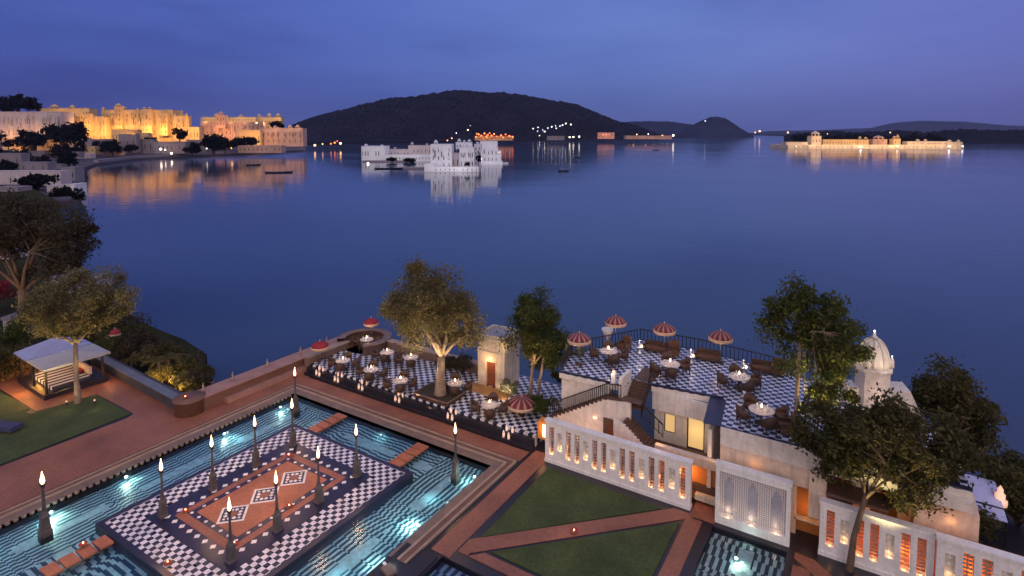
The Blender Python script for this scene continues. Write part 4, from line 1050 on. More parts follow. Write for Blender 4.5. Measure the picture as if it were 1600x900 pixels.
# ------------------------------------------------------------------ trees and plants
def leaf_quads(centres, n_per, spread, size, flat=.7, seed=0):
    r = np.random.RandomState(seed); V = []
    C = np.repeat(np.array(centres), n_per, axis=0)
    sp = np.repeat(np.array(spread if hasattr(spread, '__len__') else [spread] * len(centres)), n_per)
    d = r.normal(size=C.shape); d /= np.linalg.norm(d, axis=1)[:, None]
    rad = sp * (r.rand(len(C)) ** .55) * (1 + .5 * (r.rand(len(C)) < .12))
    p = C + d * rad[:, None] * np.array([1, 1, flat])
    a = r.normal(size=C.shape); a /= np.linalg.norm(a, axis=1)[:, None]
    b_ = np.cross(a, r.normal(size=C.shape)); b_ /= np.linalg.norm(b_, axis=1)[:, None]
    s = size * (.5 + 1.1 * r.rand(len(C)) ** 1.5)[:, None]
    v = np.stack([p - a * s, p + b_ * s * .45, p + a * s, p - b_ * s * .45], 1).reshape(-1, 3)
    return v
def quads_mesh(name, v, mat, parent):
    me = bpy.data.meshes.new(name); n = len(v)
    me.vertices.add(n); me.vertices.foreach_set('co', v.astype('f').ravel())
    me.loops.add(n); me.loops.foreach_set('vertex_index', np.arange(n, dtype='i'))
    me.polygons.add(n // 4); me.polygons.foreach_set('loop_start', np.arange(0, n, 4, dtype='i')); me.polygons.foreach_set('loop_total', np.full(n // 4, 4, 'i'))
    me.update(calc_edges=True); me.materials.append(MATS[mat])
    o = bpy.data.objects.new(name, me); col.objects.link(o)
    if parent: o.parent = parent
    return o
def tree(loc, lab, H, trunk_h, crown, leafm, barkm='bark', r0=.3, leaves=9000, lsize=.16, seed=1, clumps=46, cspread=.75, lean=(0, 0), group='garden trees', kind='tree', nlimb=6, cat='tree', shell=.55, holes=.0):
    """crown: list of ellipsoids (cx, cy, cz, rx, ry, rz) relative to the base"""
    r = random.Random(seed); t = empty(kind, loc, 0, lab, cat, group)
    m_ = MB(); top = Vector((lean[0], lean[1], trunk_h))
    pts = [Vector((0, 0, -.3)), Vector((lean[0] * .1, lean[1] * .1, trunk_h * .08)), Vector((lean[0] * .4 + r.uniform(-.1, .1), lean[1] * .4, trunk_h * .45)), top]
    m_.tube(pts, [r0 * 1.55, r0 * 1.15, r0 * .88, r0 * .74], 10)
    cs = []
    vol = [c[3] * c[4] * c[5] for c in crown]; tv = sum(vol)
    for c, vv in zip(crown, vol):
        for _ in range(max(3, int(clumps * vv / tv))):
            while True:
                d = Vector((r.uniform(-1, 1), r.uniform(-1, 1), r.uniform(-1, 1)))
                if .2 < d.length < 1: break
            d = d * (shell + (1 - shell) * r.random()) / max(d.length, .3) * min(1, d.length + .35) * r.choice([.8, 1, 1, 1.12, 1.25])
            cs.append(Vector((c[0] + d.x * c[3], c[1] + d.y * c[4], c[2] + d.z * c[5])))
    # limbs reach from the fork towards clump groups
    limbs = []
    cc = [Vector(c[:3]) for c in crown]
    for i in range(nlimb):
        tgt = cs[r.randrange(len(cs))]; tgt = top.lerp(tgt, .62)
        a = 2 * math.pi * i / nlimb
        side = Vector((math.cos(a), math.sin(a), 0)); reach = (tgt - top).length
        tgt = top + Vector((side.x * reach * .5 + (tgt.x - top.x) * .6, side.y * reach * .5 + (tgt.y - top.y) * .6, max(.6, (tgt.z - top.z)) * .95))
        mid = top.lerp(tgt, .5) + Vector((r.uniform(-.15, .15), r.uniform(-.15, .15), .1))
        m_.tube([top - Vector((0, 0, .15)), mid, tgt], [r0 * .5, r0 * .34, r0 * .20], 7); limbs.append((mid, tgt))
    for c in cs:
        b0 = min(limbs, key=lambda L: min((L[0] - c).length, (L[1] - c).length)); p0 = min(b0, key=lambda q: (q - c).length)
        mid = p0.lerp(c, .5) + Vector((r.uniform(-.2, .2), r.uniform(-.2, .2), r.uniform(-.1, .25)))
        m_.tube([p0, mid, c], [r0 * .17, r0 * .10, r0 * .04], 5)
    m_.build('trunk', barkm, t)
    spr = [cspread * r.choice([.45, .7, .85, 1.0, 1.25, 1.45]) for _ in cs]
    v = leaf_quads([tuple(c) for c in cs], max(8, int(leaves * 1.9) // len(cs)), [q * 1.15 for q in spr], lsize * .78, .85, seed)
    quads_mesh('crown', v, leafm, t)
    return t
def off(px_, py_, z=0): p = at(px_, py_, z); return (p.x, p.y, z)
cr = lambda l, f, z, rl, rf, rz: (RGT.x * l + FWD.x * f, RGT.y * l + FWD.y * f, z, (rl + rf) / 2, (rl + rf) / 2, rz)
o = scrub('hill_scrub', main_hill, 6000, 3.6, 'leaf_far', 5); o['kind'] = 'stuff'
# big pale tree in the planter
tree((-26.1, 31.9, TZ + .25), 'large pale barked tree with airy olive crown in the square terrace planter', 10.4, 3.0,
     [cr(-.7, 0, 7.0, 2.9, 2.6, 2.4), cr(-2.2, .3, 5.9, 1.9, 1.8, 2.1), cr(.9, .3, 6.0, 2.0, 1.8, 2.1), cr(-.6, 0, 8.6, 2.0, 1.8, 1.4), cr(2.3, .5, 4.7, 1.1, 1, 1.2), cr(-1.2, .8, 4.6, 1.8, 1.3, 1.2), cr(.6, .8, 4.2, 1.5, 1.0, .9)], 'leaf_olive', 'bark', .36, 20000, .13, 3, 96, .76, (.15, 0), nlimb=8)
spot((-27.6, 30.2, .3), (-27.0, 31.6, 7.0), 1700, (1, .72, .40), 74, .1); spot((-23.9, 31.0, TZ + .1), (-24.8, 32.0, 7.5), 1700, (1, .74, .40), 76, .1); spot((-26.0, 30.3, .3), (-26.1, 31.9, 2.6), 60, (1, .62, .42), 70, .1)
spot((-28.9, 32.8, TZ + .1), (-27.9, 32.4, 7.0), 1500, (1, .74, .40), 76, .1)
# green tree by the kiosk
tree((-20.7, 35.6, TZ - .1), 'dense green tree with slender pale trunks right of the stone kiosk', 8, 2.6,
     [cr(.7, 0, 5.0, 2.0, 1.6, 2.0), cr(.5, 0, 6.6, 1.4, 1.3, 1.2), cr(-.4, 0, 4.4, 1.1, 1.1, 1.2), cr(1.8, .2, 4.0, 1.1, .9, 1.5), cr(.9, .5, 3.0, 1.3, .8, 1.2), cr(2.2, .5, 2.4, .8, .8, 1.1)], 'leaf_green', 'bark', .15, 19000, .12, 5, 90, .56, (.2, .1), nlimb=6)
m_ = MB(); m_.tube([(-20.0, 35.4, .5), (-19.8, 35.5, 2.2), (-19.5, 35.6, 4.2)], [.13, .11, .07], 8); o = m_.build('bare_trunk', 'bark'); tag(o, 'slender pale second trunk under the green tree by the kiosk', 'tree trunk')
spot((-21.4, 33.9, TZ), (-21.0, 35.2, 6.0), 1500, (1, .62, .22), 76, .1); spot((-18.6, 34.3, TZ), (-18.9, 35.4, 6), 1300, (1, .72, .25), 76, .1)
def shrub(loc, lab, rr, hh, leafm, n=1400, ls=.09, seed=1, group='garden shrubs', kind='shrub', cat='shrub', cl=10):
    r = random.Random(seed); t = empty(kind, loc, 0, lab, cat, group); cs = []
    m_ = MB()
    for _ in range(cl):
        a = r.uniform(0, 6.28); q = rr * r.uniform(.1, .8); c = (q * math.cos(a), q * math.sin(a), hh * r.uniform(.3, .85)); cs.append(c)
        m_.tube([(0, 0, -.1), (c[0] * .5, c[1] * .5, c[2] * .6), c], [.035, .025, .01], 5)
    m_.build('stems', 'bark_dark', t)
    v = leaf_quads(cs, n // cl, [rr * r.uniform(.3, .5) for _ in cs], ls, .8, seed); quads_mesh('foliage', v, leafm, t)
    return t
shrub((-22.1, 34.9, TZ), 'pale flowering shrub at the right corner of the kiosk', .75, 1.3, 'leaf_silver', 1500, .08, 2)
point((-21.9, 34.0, TZ + .35), 14, (1, .75, .45), .05)
shrub((-17.2, 36.0, 2.5), 'pale lit shrub reaching up beside the left end of the rooftop', .8, 3.2, 'leaf_silver', 1500, .1, 4)
shrub((-18.0, 33.0, .9), 'dark potted shrub with white blossom at the foot of the courtyard stair', .8, 1.5, 'leaf_green', 1500, .09, 6)
shrub((-19.2, 33.9, .5), 'dark leafy shrub between the kiosk tree and the stair', .9, 1.6, 'leaf_green', 1500, .09, 9)
shrub((-27.3, 36.1, TZ), 'brown shrub between the pale tree and the kiosk', 1.0, 1.5, 'leaf_brown', 1500, .09, 10)
shrub((-29.0, 36.0, TZ), 'low brown shrub behind the pale tree by the lakeside parapet', .9, 1.2, 'leaf_brown', 1200, .09, 11)

# tall tree group on the right
tree(off(1241, 700, 3.2), 'tall slim trunked tree rising right of the rooftop terrace', 12, 6.2,
     [cr(.3, 0, 7.7, 1.7, 1.5, 1.5), cr(1.2, .2, 6.6, 1.9, 1.5, 1.6), cr(-.8, 0, 6.6, 1.2, 1.1, 1.2), cr(1.9, 0, 5.6, 1.7, 1.4, 1.7), cr(1.0, .2, 4.0, 1.5, 1.3, 1.6), cr(2.3, .2, 3.2, 1.4, 1.3, 1.3)], 'leaf_green', 'bark', .12, 17000, .12, 12, 105, .50, (.1, 0), nlimb=6)
p = at(1290, 660, 4.5)
spot((p.x, p.y - 1.5, 4.6), (p.x + .2, p.y + .5, 9), 1700, (1, .75, .28), 95, .1)
spot((p.x - 1.2, p.y - .8, 4.6), (p.x - .6, p.y + .6, 8), 1000, (1, .72, .3), 95, .1)
# front right tree leaning over the screens
p = at(1326, 890, 0)
tree((p.x, p.y, -.05), 'large dark tree with forked brown trunk in front of the right screen walls', 9.5, 3.7,
     [cr(1.2, .2, 6.2, 1.9, 1.6, 1.7), cr(-.6, .2, 6.2, 1.6, 1.5, 1.5), cr(3.2, .4, 5.6, 1.9, 1.6, 1.6), cr(4.9, .8, 5.5, 1.2, 1.2, 1.2), cr(2.4, 0, 3.7, 1.3, 1.1, 1.1), cr(-1.3, .2, 7.0, .9, .9, .9), cr(3.9, .5, 4.3, 1.2, 1.1, .9), cr(1.0, .2, 4.9, 1.3, 1.1, 1.0), cr(-.7, .2, 5.0, 1.0, 1.0, 1.0), cr(1.6, 0, 7.4, 1.0, 1, .8)],
     'leaf_deep', 'bark_dark', .14, 24000, .13, 21, 145, .54, (.55, .2), nlimb=9)
tree(off(1492, 770, 0), 'broad dark tree at the far right behind the building gable', 9, 3.2,
     [cr(0, 1.2, 5.4, 1.5, 1.5, 1.4), cr(.9, 1.2, 4.3, 1.8, 1.6, 1.4), cr(-.6, 1.2, 4.0, 1.2, 1.2, 1.2), cr(1.4, 1.2, 2.8, 1.2, 1.2, 1.0)], 'leaf_deep', 'bark_dark', .2, 13000, .14, 23, 70, .55, (0, .3))
p = at(1400, 760, 3)
spot((1.0, 28.3, .2), (1.2, 29.6, 7), 1500, (1, .78, .30), 58, .1); spot((3.0, 28.0, .2), (2.8, 28.9, 7), 1300, (1, .66, .26), 46, .1); spot((2.2, 31.4, 4.75), (2.4, 30.4, 8), 500, (1, .55, .16), 100, .1)
spot((.4, 31.4, 4.75), (.4, 30.2, 8.5), 260, (1, .75, .3), 110, .1)
for i, (px_, py_, z, rr, hh, lab) in enumerate(((1560, 790, .3, 1.6, 2.6, 'dark bush beside the blue lounger at the far right'), (1590, 745, 0, 1.8, 1.0, 'dark bush at the right edge above the lake'), (1515, 835, 0, 1.4, 1.6, 'dark bush below the blue lounger'),
                                (1590, 820, .0, 1.8, 2.2, 'dark bush at the right edge above the long screen'), (1555, 745, 0, 1.2, .8, 'russet bush at the right against the water'))):
    q = off(px_, py_, z); shrub(q, lab, rr, hh, 'leaf_brown' if i == 4 else 'leaf_deep', 2200, .11, 30 + i, 'dark bushes at the far right', cl=16)
# blue lounger canopy and ornament
q = off(1538, 800, 1.0)
t = empty('blue_awning', q, YAW + R(-32), 'pale blue sloping awning on dark posts at the far right', 'awning')
MB().add([(-.75, -.95, .3), (.75, -.95, .3), (.55, 1.3, 1.1), (-.95, 1.3, 1.1), (-.75, -.95, .27), (.75, -.95, .27), (.55, 1.3, 1.07), (-.95, 1.3, 1.07)], [(0, 1, 2, 3), (7, 6, 5, 4), (0, 4, 5, 1), (1, 5, 6, 2), (2, 6, 7, 3), (3, 7, 4, 0)]).build('canopy', 'lounger_blue', t)
for a, c_, z in ((-.7, -.9, .27), (.7, -.9, .27), (.5, 1.25, 1.06), (-.9, 1.25, 1.06)): MB().box(a - .04, a + .04, c_ - .04, c_ + .04, -1.0, z).build('post', 'iron_rail', t)
MB().box(-.8, .72, -.3, -.22, .53, .58).build('strap', 'navy_stone', t)
q = off(1562, 782, 1.6); t = empty('lit_ornament', (q[0], q[1], q[2] - .2), 0, 'glowing white stepped ornament among the bushes at the far right', 'ornament')
MB().lathe((0, 0, 0), [(.32, 0), (.32, .25), (.22, .3), (.22, .55), (.13, .6), (.13, .8), (0, 1.0)], 10).build('body', 'candle_soft', t)
point((q[0] - .1, q[1] - .6, q[2] + .6), 3, (1, .65, .4), .06)

# ------------------------------------------------------------------ left garden
tree(off(122, 630, 0), 'slim tree with uplit trunk on the lawn beside the white garden pavilion', 10, 4.6,
     [cr(0, 0, 7.6, 3.4, 2.6, 1.9), cr(-1.6, 0, 6.2, 2.2, 1.8, 1.3), cr(2.4, .4, 7.6, 1.8, 1.6, 1.9), cr(.6, 0, 5.6, 1.6, 1.4, 1.0)], 'leaf_olive', 'bark', .19, 15000, .13, 31, 84, .72, (.1, 0), nlimb=8)
q = off(122, 630, 0)
spot((q[0] - 1.8, q[1] - 1.0, .1), (q[0] - 1.6, q[1] - .2, 7), 1600, (1, .76, .28), 78, .1); spot((q[0] + 1.9, q[1] - .5, .1), (q[0] + 1.8, q[1], 7.0), 1500, (1, .78, .30), 78, .1); spot((q[0] + .5, q[1] - 1.0, .1), (q[0], q[1], 1.8), 50, (1, .70, .40), 60, .1)
tree(at_depth(36, 545, 60)[:2] + (-1.0,) if False else tuple(at(36, 500, -.5)), 'huge dark spreading tree with pale limbs at the left edge of the photo', 16, 3.6,
     [cr(-.5, 0, 10.2, 5.2, 4.2, 3.0), cr(4.2, 0, 9.6, 3.6, 3.0, 2.7), cr(-4.5, 0, 8.2, 3.6, 3.2, 2.6), cr(3.2, 0, 6.4, 2.8, 2.4, 1.6), cr(6.6, .5, 8.4, 1.6, 1.5, 2.0)], 'leaf_brown', 'bark_dark', .50, 22000, .19, 33, 120, 1.15, (.4, 0), nlimb=10)
q = tuple(at(36, 500, -.5)); spot((q[0] + 2.5, q[1] - 5, .2), (q[0] + 1, q[1], 7.5), 900, (1, .62, .40), 90, .2)
# pavilion: plinth, posts, two fabric roofs, striped day bed
pv = empty('garden_pavilion', (-54.6, 19.1, 0), R(-2), 'white fabric roofed garden pavilion with dark posts on a striped dark plinth', 'pavilion')
MB().box(-2.9, 2.9, -2.0, 2.2, -.02, .36).build('plinth', 'black_stone', pv)
for x in (-2.6, 0, 2.6):
    for y in (-1.75, 1.95): MB().box(x - .07, x + .07, y - .07, y + .07, .36, 2.45).build('post', 'iron_rail', pv)
def pyr(m_, x0, x1, y0, y1, z0, h):
    cx, cy = (x0 + x1) / 2, (y0 + y1) / 2
    m_.add([(x0, y0, z0), (x1, y0, z0), (x1, y1, z0), (x0, y1, z0), (cx, cy, z0 + h), (x0, y0, z0 - .14), (x1, y0, z0 - .14), (x1, y1, z0 - .14), (x0, y1, z0 - .14)],
        [(0, 1, 4), (1, 2, 4), (2, 3, 4), (3, 0, 4), (5, 6, 1, 0), (6, 7, 2, 1), (7, 8, 3, 2), (8, 5, 0, 3)])
m_ = MB(); pyr(m_, -2.95, -.10, -2.1, 2.3, 2.46, .85); m_.build('roof', 'canvas_lilac', pv)
m_ = MB(); pyr(m_, .05, 3.3, -2.1, 2.3, 2.46, .45); m_.build('roof', 'canvas_white', pv)
MB().box(-2.2, 2.3, -1.3, 1.2, .361, .62).build('mattress', 'mattress_stripe', pv)
MB().box(-1.9, 1.9, 1.25, 1.45, .62, 1.2).build('back_cushion', 'peach_plaster', pv)
MB().box(.2, .95, .75, 1.2, .63, .85).build('cushion', 'red_fabric', pv)
point((-54.6, 19.3, 2.0), 45, (1, .55, .25), .1); point((-57.0, 18.5, 1.4), 70, (1, .42, .08), .1)
point((-50.7, 18.7, .6), 14, (1, .5, .1), .06); point((-51.9, 15.9, .5), 20, (1, .48, .1), .06); point((-50.9, 21.0, .6), 14, (1, .45, .1), .06)
t = empty('garden_lamp', off(12, 587, 0), 0, 'glowing cream column lamp left of the garden pavilion', 'lamp')
MB().lathe((0, 0, 0), [(.12, 0), (.12, .1), (.07, .12), (.07, .5)], 8).build('post', 'iron_rail', t); MB().lathe((0, 0, 0), [(.11, .501), (.13, .8), (.1, 1.3), (0, 1.4)], 8).build('lamp', 'lamp_warm', t)
A_ = at(4, 596, 0); B_ = at(62, 574, 0); d_ = (B_ - A_)
t = empty('ochre_wall', A_, math.atan2(d_.y, d_.x), 'ochre lit wall behind the left end of the garden pavilion', 'wall')
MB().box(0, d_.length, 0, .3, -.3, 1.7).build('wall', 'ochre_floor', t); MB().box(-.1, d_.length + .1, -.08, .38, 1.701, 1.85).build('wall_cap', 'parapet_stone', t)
q = at(24, 604, .9); point(q, 90, (1, .5, .12), .1); q = at(50, 590, .9); point(q, 50, (1, .5, .12), .1)
for i, (px_, py_) in enumerate(((104, 633), (148, 631))):
    t = empty('path_light', off(px_, py_, .03), 0, ['small white globe light on the lawn left of the slim tree', 'small white globe light on the lawn right of the slim tree'][i], 'path light', 'globe lights on the lawn')
    MB().lathe((0, 0, 0), [(.04, 0), (.03, .2)], 6).build('stake', 'iron_rail', t); MB().lathe((0, 0, .28), [(0, -.08), (.08, 0), (0, .08)], 8).build('globe', 'candle_soft', t)
    point(tuple(Vector(off(px_, py_, .5))), 3, (1, .8, .5), .05)
# blue garden seat on the lawn at the very left, pale boulder
t = empty('garden_bench', off(10, 672, .03), R(20), 'low dark blue upholstered bench on the lawn at the left edge', 'bench')
MB().box(-1.3, .9, -.4, .4, .12, .4).build('seat', 'blue_cloth', t)
for sx in (-1.1, .7): MB().box(sx - .06, sx + .06, -.35, .35, 0, .12).build('leg', 'dark_wood', t)
# planting behind the planter wall
plants = [(172, 560, 'shrub', 'dark round shrub at the left end of the planter wall', 1.3, 1.9, 'leaf_green'), (205, 560, 'shrub', 'dark bush with brown leaves above the middle of the planter wall', 1.6, 2.1, 'leaf_brown'),
          (232, 566, 'shrub', 'olive shrub beside the yellow lit palms', 1.2, 1.5, 'leaf_olive'), (252, 590, 'shrub', 'low olive bush below the yellow lit palms', 1.1, 1.0, 'leaf_olive'),
          (285, 602, 'shrub', 'olive bush next to the corner drum', 1.1, 1.2, 'leaf_olive'), (306, 600, 'shrub', 'dark bush between the corner drum and the lake', 1.1, 1.3, 'leaf_brown'), (222, 545, 'shrub', 'brown bush at the water edge behind the planter', 1.7, 1.7, 'leaf_brown'),
          (268, 560, 'shrub', 'dark bush at the water edge behind the palms', 1.4, 1.5, 'leaf_deep'), (320, 590, 'shrub', 'small dark bush at the lake against the parapet', .9, 1.2, 'leaf_deep'), (188, 540, 'shrub', 'bush beside the small red parasol on the shore', 1.6, 1.8, 'leaf_deep'), (245, 553, 'shrub', 'dark bush at the very water edge above the palms', 1.8, 1.4, 'leaf_brown'), (215, 532, 'shrub', 'wide dark bush at the water right of the red parasol', 2.0, 1.6, 'leaf_deep'),
          (290, 580, 'shrub', 'dark bush at the water between palms and lake parapet', 1.5, 1.2, 'leaf_deep'), (198, 520, 'shrub', 'dark bush at the water beyond the red parasol', 2.0, 1.8, 'leaf_brown')]
for i, (px_, py_, k_, lab, rr, hh, lm) in enumerate(plants):
    q = off(px_, py_, .1); shrub((q[0], q[1], -.35), lab, rr, hh + .3, lm, 2000, .11, 50 + i, 'shrubs behind the planter wall', cl=14)
def palm(loc, lab, h, r, seed):
    rr = random.Random(seed); t = empty('palm', loc, 0, lab, 'palm', 'small yellow lit palms')
    MB().tube([(0, 0, -.2), (.05, 0, h * .5), (.02, .05, h)], [.11, .08, .07], 8).build('trunk', 'bark', t)
    m_ = MB()
    for k in range(15):
        a = 2 * math.pi * k / 15 + rr.uniform(-.2, .2); L = r * rr.uniform(.8, 1.15); pv_ = Vector((.02, .05, h)); n = 7; droop = rr.uniform(.5, 1.1)
        ps = [pv_ + Vector((math.cos(a) * L * s, math.sin(a) * L * s, L * (.55 * s - droop * s * s))) for s in [i / n for i in range(n + 1)]]
        m_.tube(ps, [.02] * (n + 1), 3)
        for i in range(1, n + 1):
            for sd_ in (-1, 1):
                pr_ = Vector((-math.sin(a), math.cos(a), 0)) * sd_; d = Vector((math.cos(a), math.sin(a), 0)); q0 = ps[i]; l = .36 * (1 - .5 * i / n)
                m_.add([q0, q0 + d * .09, q0 + pr_ * l + d * .16 - Vector((0, 0, .12))], [(0, 1, 2)])
    m_.build('fronds', 'leaf_palm', t)
q = off(248, 590, 0); palm((q[0], q[1], -.2), 'yellow lit palm left of its pair behind the planter wall', 1.6, 1.3, 1)
q = off(263, 585, 0); palm((q[0], q[1], -.2), 'yellow lit palm right of its pair behind the planter wall', 1.6, 1.3, 2)
q = off(205, 572, 0); palm((q[0], q[1], -.3), 'small grey palm behind the left part of the planter wall', .9, 1.0, 3)
for px_, py_, e in ((250, 597, 170), (266, 596, 150), (236, 597, 30), (172, 566, 60), (281, 606, 40)):
    q = at(px_, py_, .3); point(q, e, (1, .66, .16), .06)
q = off(171, 567, .0); t = empty('path_light', (q[0], q[1], .2), 0, 'bright uplight at the left end of the planter wall', 'path light', 'globe lights on the lawn')
MB().lathe((0, 0, 0), [(.07, 0), (.07, .25)], 8).build('stake', 'iron_rail', t); MB().lathe((0, 0, .33), [(0, -.09), (.10, 0), (0, .10)], 8).build('globe', 'lamp_white', t)
# shore bits
q = off(176, 548, -.4); o = MB().lathe((0, 0, 0), [(.5, -1), (.46, 1.3), (.56, 1.4), (.5, 1.5), (0, 1.75)], 10).build('shore_pillar', 'cream_stone'); o.location = q; tag(o, 'stout cream stone pillar on the shore under the small red parasol', 'pillar')
for a, b_, lab in (((200, 528), (238, 556), 'sloping pale wall running down to the water behind the pavilion'), ((300, 580), (330, 603), 'sloping pale wall running into the lake beside the corner drum')):
    A_ = at(*a, -1.2); B_ = at(*b_, -1.8); m_ = MB(); m_.bar((A_.x, A_.y, -1.0), (B_.x, B_.y, -1.9), .45, .9); tag(m_.build('shore_wall', 'coping_light'), lab, 'wall')
# whitewashed lower houses half hidden by the left trees
def house(px0, px1, ytop, yb, d, mat, lab, roof='town_grey', dome=False, win=0, zb=None):
    a = at_depth(px0, yb, d); b_ = at_depth(px1, yb, d); Wd = (b_ - a).xy.length; z0 = a.z if zb is None else zb; H2 = at_depth(px0, ytop, d).z - z0
    t = empty('house', (a.x, a.y, z0), YAW, lab, 'house', 'whitewashed houses on the left shore'); dp = max(4, Wd * .7)
    MB().box(0, Wd, 0, dp, 0, H2).build('wall', mat, t)
    MB().box(-.02 * Wd, Wd * 1.02, -.2, dp + .2, H2 + .003, H2 + .04 * H2 + .15).build('roof', roof, t)
    for i in range(win):
        x = Wd * (i + .5) / win; MB().box(x - Wd * .04, x + Wd * .04, -.08, -.002, H2 * .3, H2 * .62).build('window', 'window_dark', t)
    return t
house(82, 106, 436, 470, 74, 'town_white', 'white house glimpsed above the pavilion between the two left trees', win=2)
house(122, 146, 440, 470, 84, 'town_white', 'white house glimpsed right of the first behind the slim tree', win=2)
house(8, 30, 500, 560, 58, 'town_white', 'white house at the left edge behind the ochre wall', win=1)
house(-20, 25, 395, 450, 95, 'town_white', 'white house behind the trunk of the huge tree at the left edge', win=2)
for i, (px_, py_, lab) in enumerate(((5, 600, 'dark bush at the left edge beside the garden lamp'), (20, 545, 'dark bush left of the pavilion roof'), (62, 520, 'brown bush above the pavilion roof'), (150, 540, 'dark bush right of the pavilion roof'), (-2, 475, 'bougainvillea mass at the left edge with dull red blossom'))):
    q = off(px_, py_, -.3); shrub(q, lab, 2.2, 3.0, ['leaf_deep', 'leaf_green', 'leaf_brown', 'leaf_deep', 'leaf_red'][i], 3000, .13, 70 + i, 'bushes round the pavilion', cl=16)
# ------------------------------------------------------------------ far shore buildings
def frame_at(px_, d, zb):
    a = at_depth(px_, 207, d); return (a.x, a.y, zb)
def palace(name, px0, px1, ytop, ybase, d, mat, lab, wins=None, lit=(), cren=0, depth=None, turrets=(), pil=0, cornice=True, domes=(), group='floodlit palace wings', cat='palace', winmat='palace_dark', zb=None, rz=0, arches=False, bays=True):
    a = at_depth(px0, ybase, d); b_ = at_depth(px1, ybase, d); Wd = (b_ - a).xy.length
    z0 = a.z if zb is None else zb; zt = at_depth(px0, ytop, d).z; H2 = zt - z0; k = Wd / (px1 - px0)
    dp = depth or max(6, Wd * .25); t = empty(name, (a.x, a.y, z0), YAW + rz, lab, cat, group)
    MB().box(0, Wd, 0, dp, 0, H2).build('wall', mat, t)
    if cornice: MB().box(-.3 * k * .5, Wd + .15 * k, -.5 * k, dp + .5 * k, H2 + .01, H2 + .55 * k).build('cornice', mat, t)
    if cren:
        m_ = MB(); n = int(cren)
        for i in range(n): x = Wd * (i + .25) / n; m_.box(x, x + Wd * .5 / n, -.4 * k, .2 * k, H2 + .551 * k, H2 + 1.3 * k)
        m_.build('battlements', mat, t)
    if pil:
        for i in range(pil + 1):
            x = Wd * i / pil; w_ = .5 * k; MB().box(x - w_, x + w_, -.7 * k, -.003, 0, H2 - .01).build('pilaster', mat, t)
    if wins and wins[0] > 1 and cornice:
        m_ = MB()
        for r_ in range(1, wins[0] + 1):
            z = H2 * r_ / (wins[0] + .6) + H2 * .03
            if z < H2 * .97: MB().box(0, Wd, -.35 * k, -.002, z - .14 * k, z + .14 * k).build('string_course', mat, t)
    if wins and wins[0] > 1 and bays:
        nb = max(1, int(Wd / (11 * k)))
        for i in range(nb):
            x = Wd * (i + .5) / nb + random.uniform(-2, 2) * k; w_ = random.uniform(.9, 1.7) * k; z0_ = H2 * random.uniform(.30, .5); z1_ = H2 * random.uniform(.72, .95)
            m_ = MB().box(x - w_, x + w_, -1.2 * k, -.36 * k, z0_, z1_)
            m_.lathe((x, -.78 * k, z1_), [(w_ * 1.15, 0), (w_ * 1.15, .15 * k), (w_ * .9, .3 * k), (w_ * .6, .9 * k), (0, 1.3 * k)], 8)
            bb = m_.build('balcony', mat, t); MB().box(x - w_ * .55, x + w_ * .55, -1.28 * k, -1.201 * k, z0_ + (z1_ - z0_) * .35, z1_ - (z1_ - z0_) * .15).build('opening', winmat, bb)
    if wins:
        rows, cols = wins
        for r_ in range(rows):
            for c_ in range(cols):
                if random.random() < .12: continue
                x = Wd * (c_ + .5) / cols; hh = H2 / (rows + .6); z = hh * (.55 + r_); w_ = min(.62 * k, Wd / cols * .30) * random.uniform(.75, 1.15)
                if arches:
                    m_ = MB(); pp = [(x - w_, z)] + [(x + w_ * math.cos(q), z + hh * .42 + w_ * math.sin(q)) for q in np.linspace(math.pi, 0, 7)] + [(x + w_, z)]
                    n = len(pp); m_.add([(u_, -.10, v_) for u_, v_ in pp] + [(u_, -.01, v_) for u_, v_ in pp], [tuple(range(n - 1, -1, -1))] + [(i, (i + 1) % n, n + (i + 1) % n, n + i) for i in range(n)])
                else: m_ = MB().box(x - w_, x + w_, -.10, -.003, z, z + hh * .5)
                m_.build('window', 'window_warm' if (r_, c_) in lit else winmat, t)
    for tx, tw, th in turrets:   # octagonal turret px offset, width px, height px above roof
        x = tx * k; r_ = tw * k / 2
        MB().lathe((x, r_ * .3, 0), [(r_, 0), (r_, H2 + th * k * .5), (r_ * 1.25, H2 + th * k * .52), (r_ * 1.25, H2 + th * k * .6), (r_ * .9, H2 + th * k * .62), (r_ * .8, H2 + th * k * .82), (r_ * .3, H2 + th * k * .97), (0, H2 + th * k * 1.1)], 8, False).build('turret', mat, t)
    for tx, tw, th in domes:
        x = tx * k; r_ = tw * k / 2
        m_ = MB()
        for q in range(6):
            an = q * math.pi / 3; m_.box(x + r_ * .8 * math.cos(an) - r_ * .1, x + r_ * .8 * math.cos(an) + r_ * .1, dp * .3 + r_ * .8 * math.sin(an) - r_ * .1, dp * .3 + r_ * .8 * math.sin(an) + r_ * .1, H2 + .56 * k, H2 + th * k * .5)
        m_.lathe((x, dp * .3, H2), [(r_ * 1.1, th * k * .5), (r_ * 1.1, th * k * .56), (r_ * .85, th * k * .6), (r_ * .7, th * k * .78), (r_ * .3, th * k * .95), (0, th * k * 1.1)], 10)
        m_.build('cupola', mat, t)
    return t, k, Wd, H2, (a, dp)
FL = .48
def flood(px_, py_, d, e, c=(1, .48, .11), r=1.0):
    p = at_depth(px_, py_, d); q = at_depth(px_, py_ - 4, d + 14)
    o = spot(p, q, e * FL, c, 150, r * .6, .5); o.name = 'floodlight'
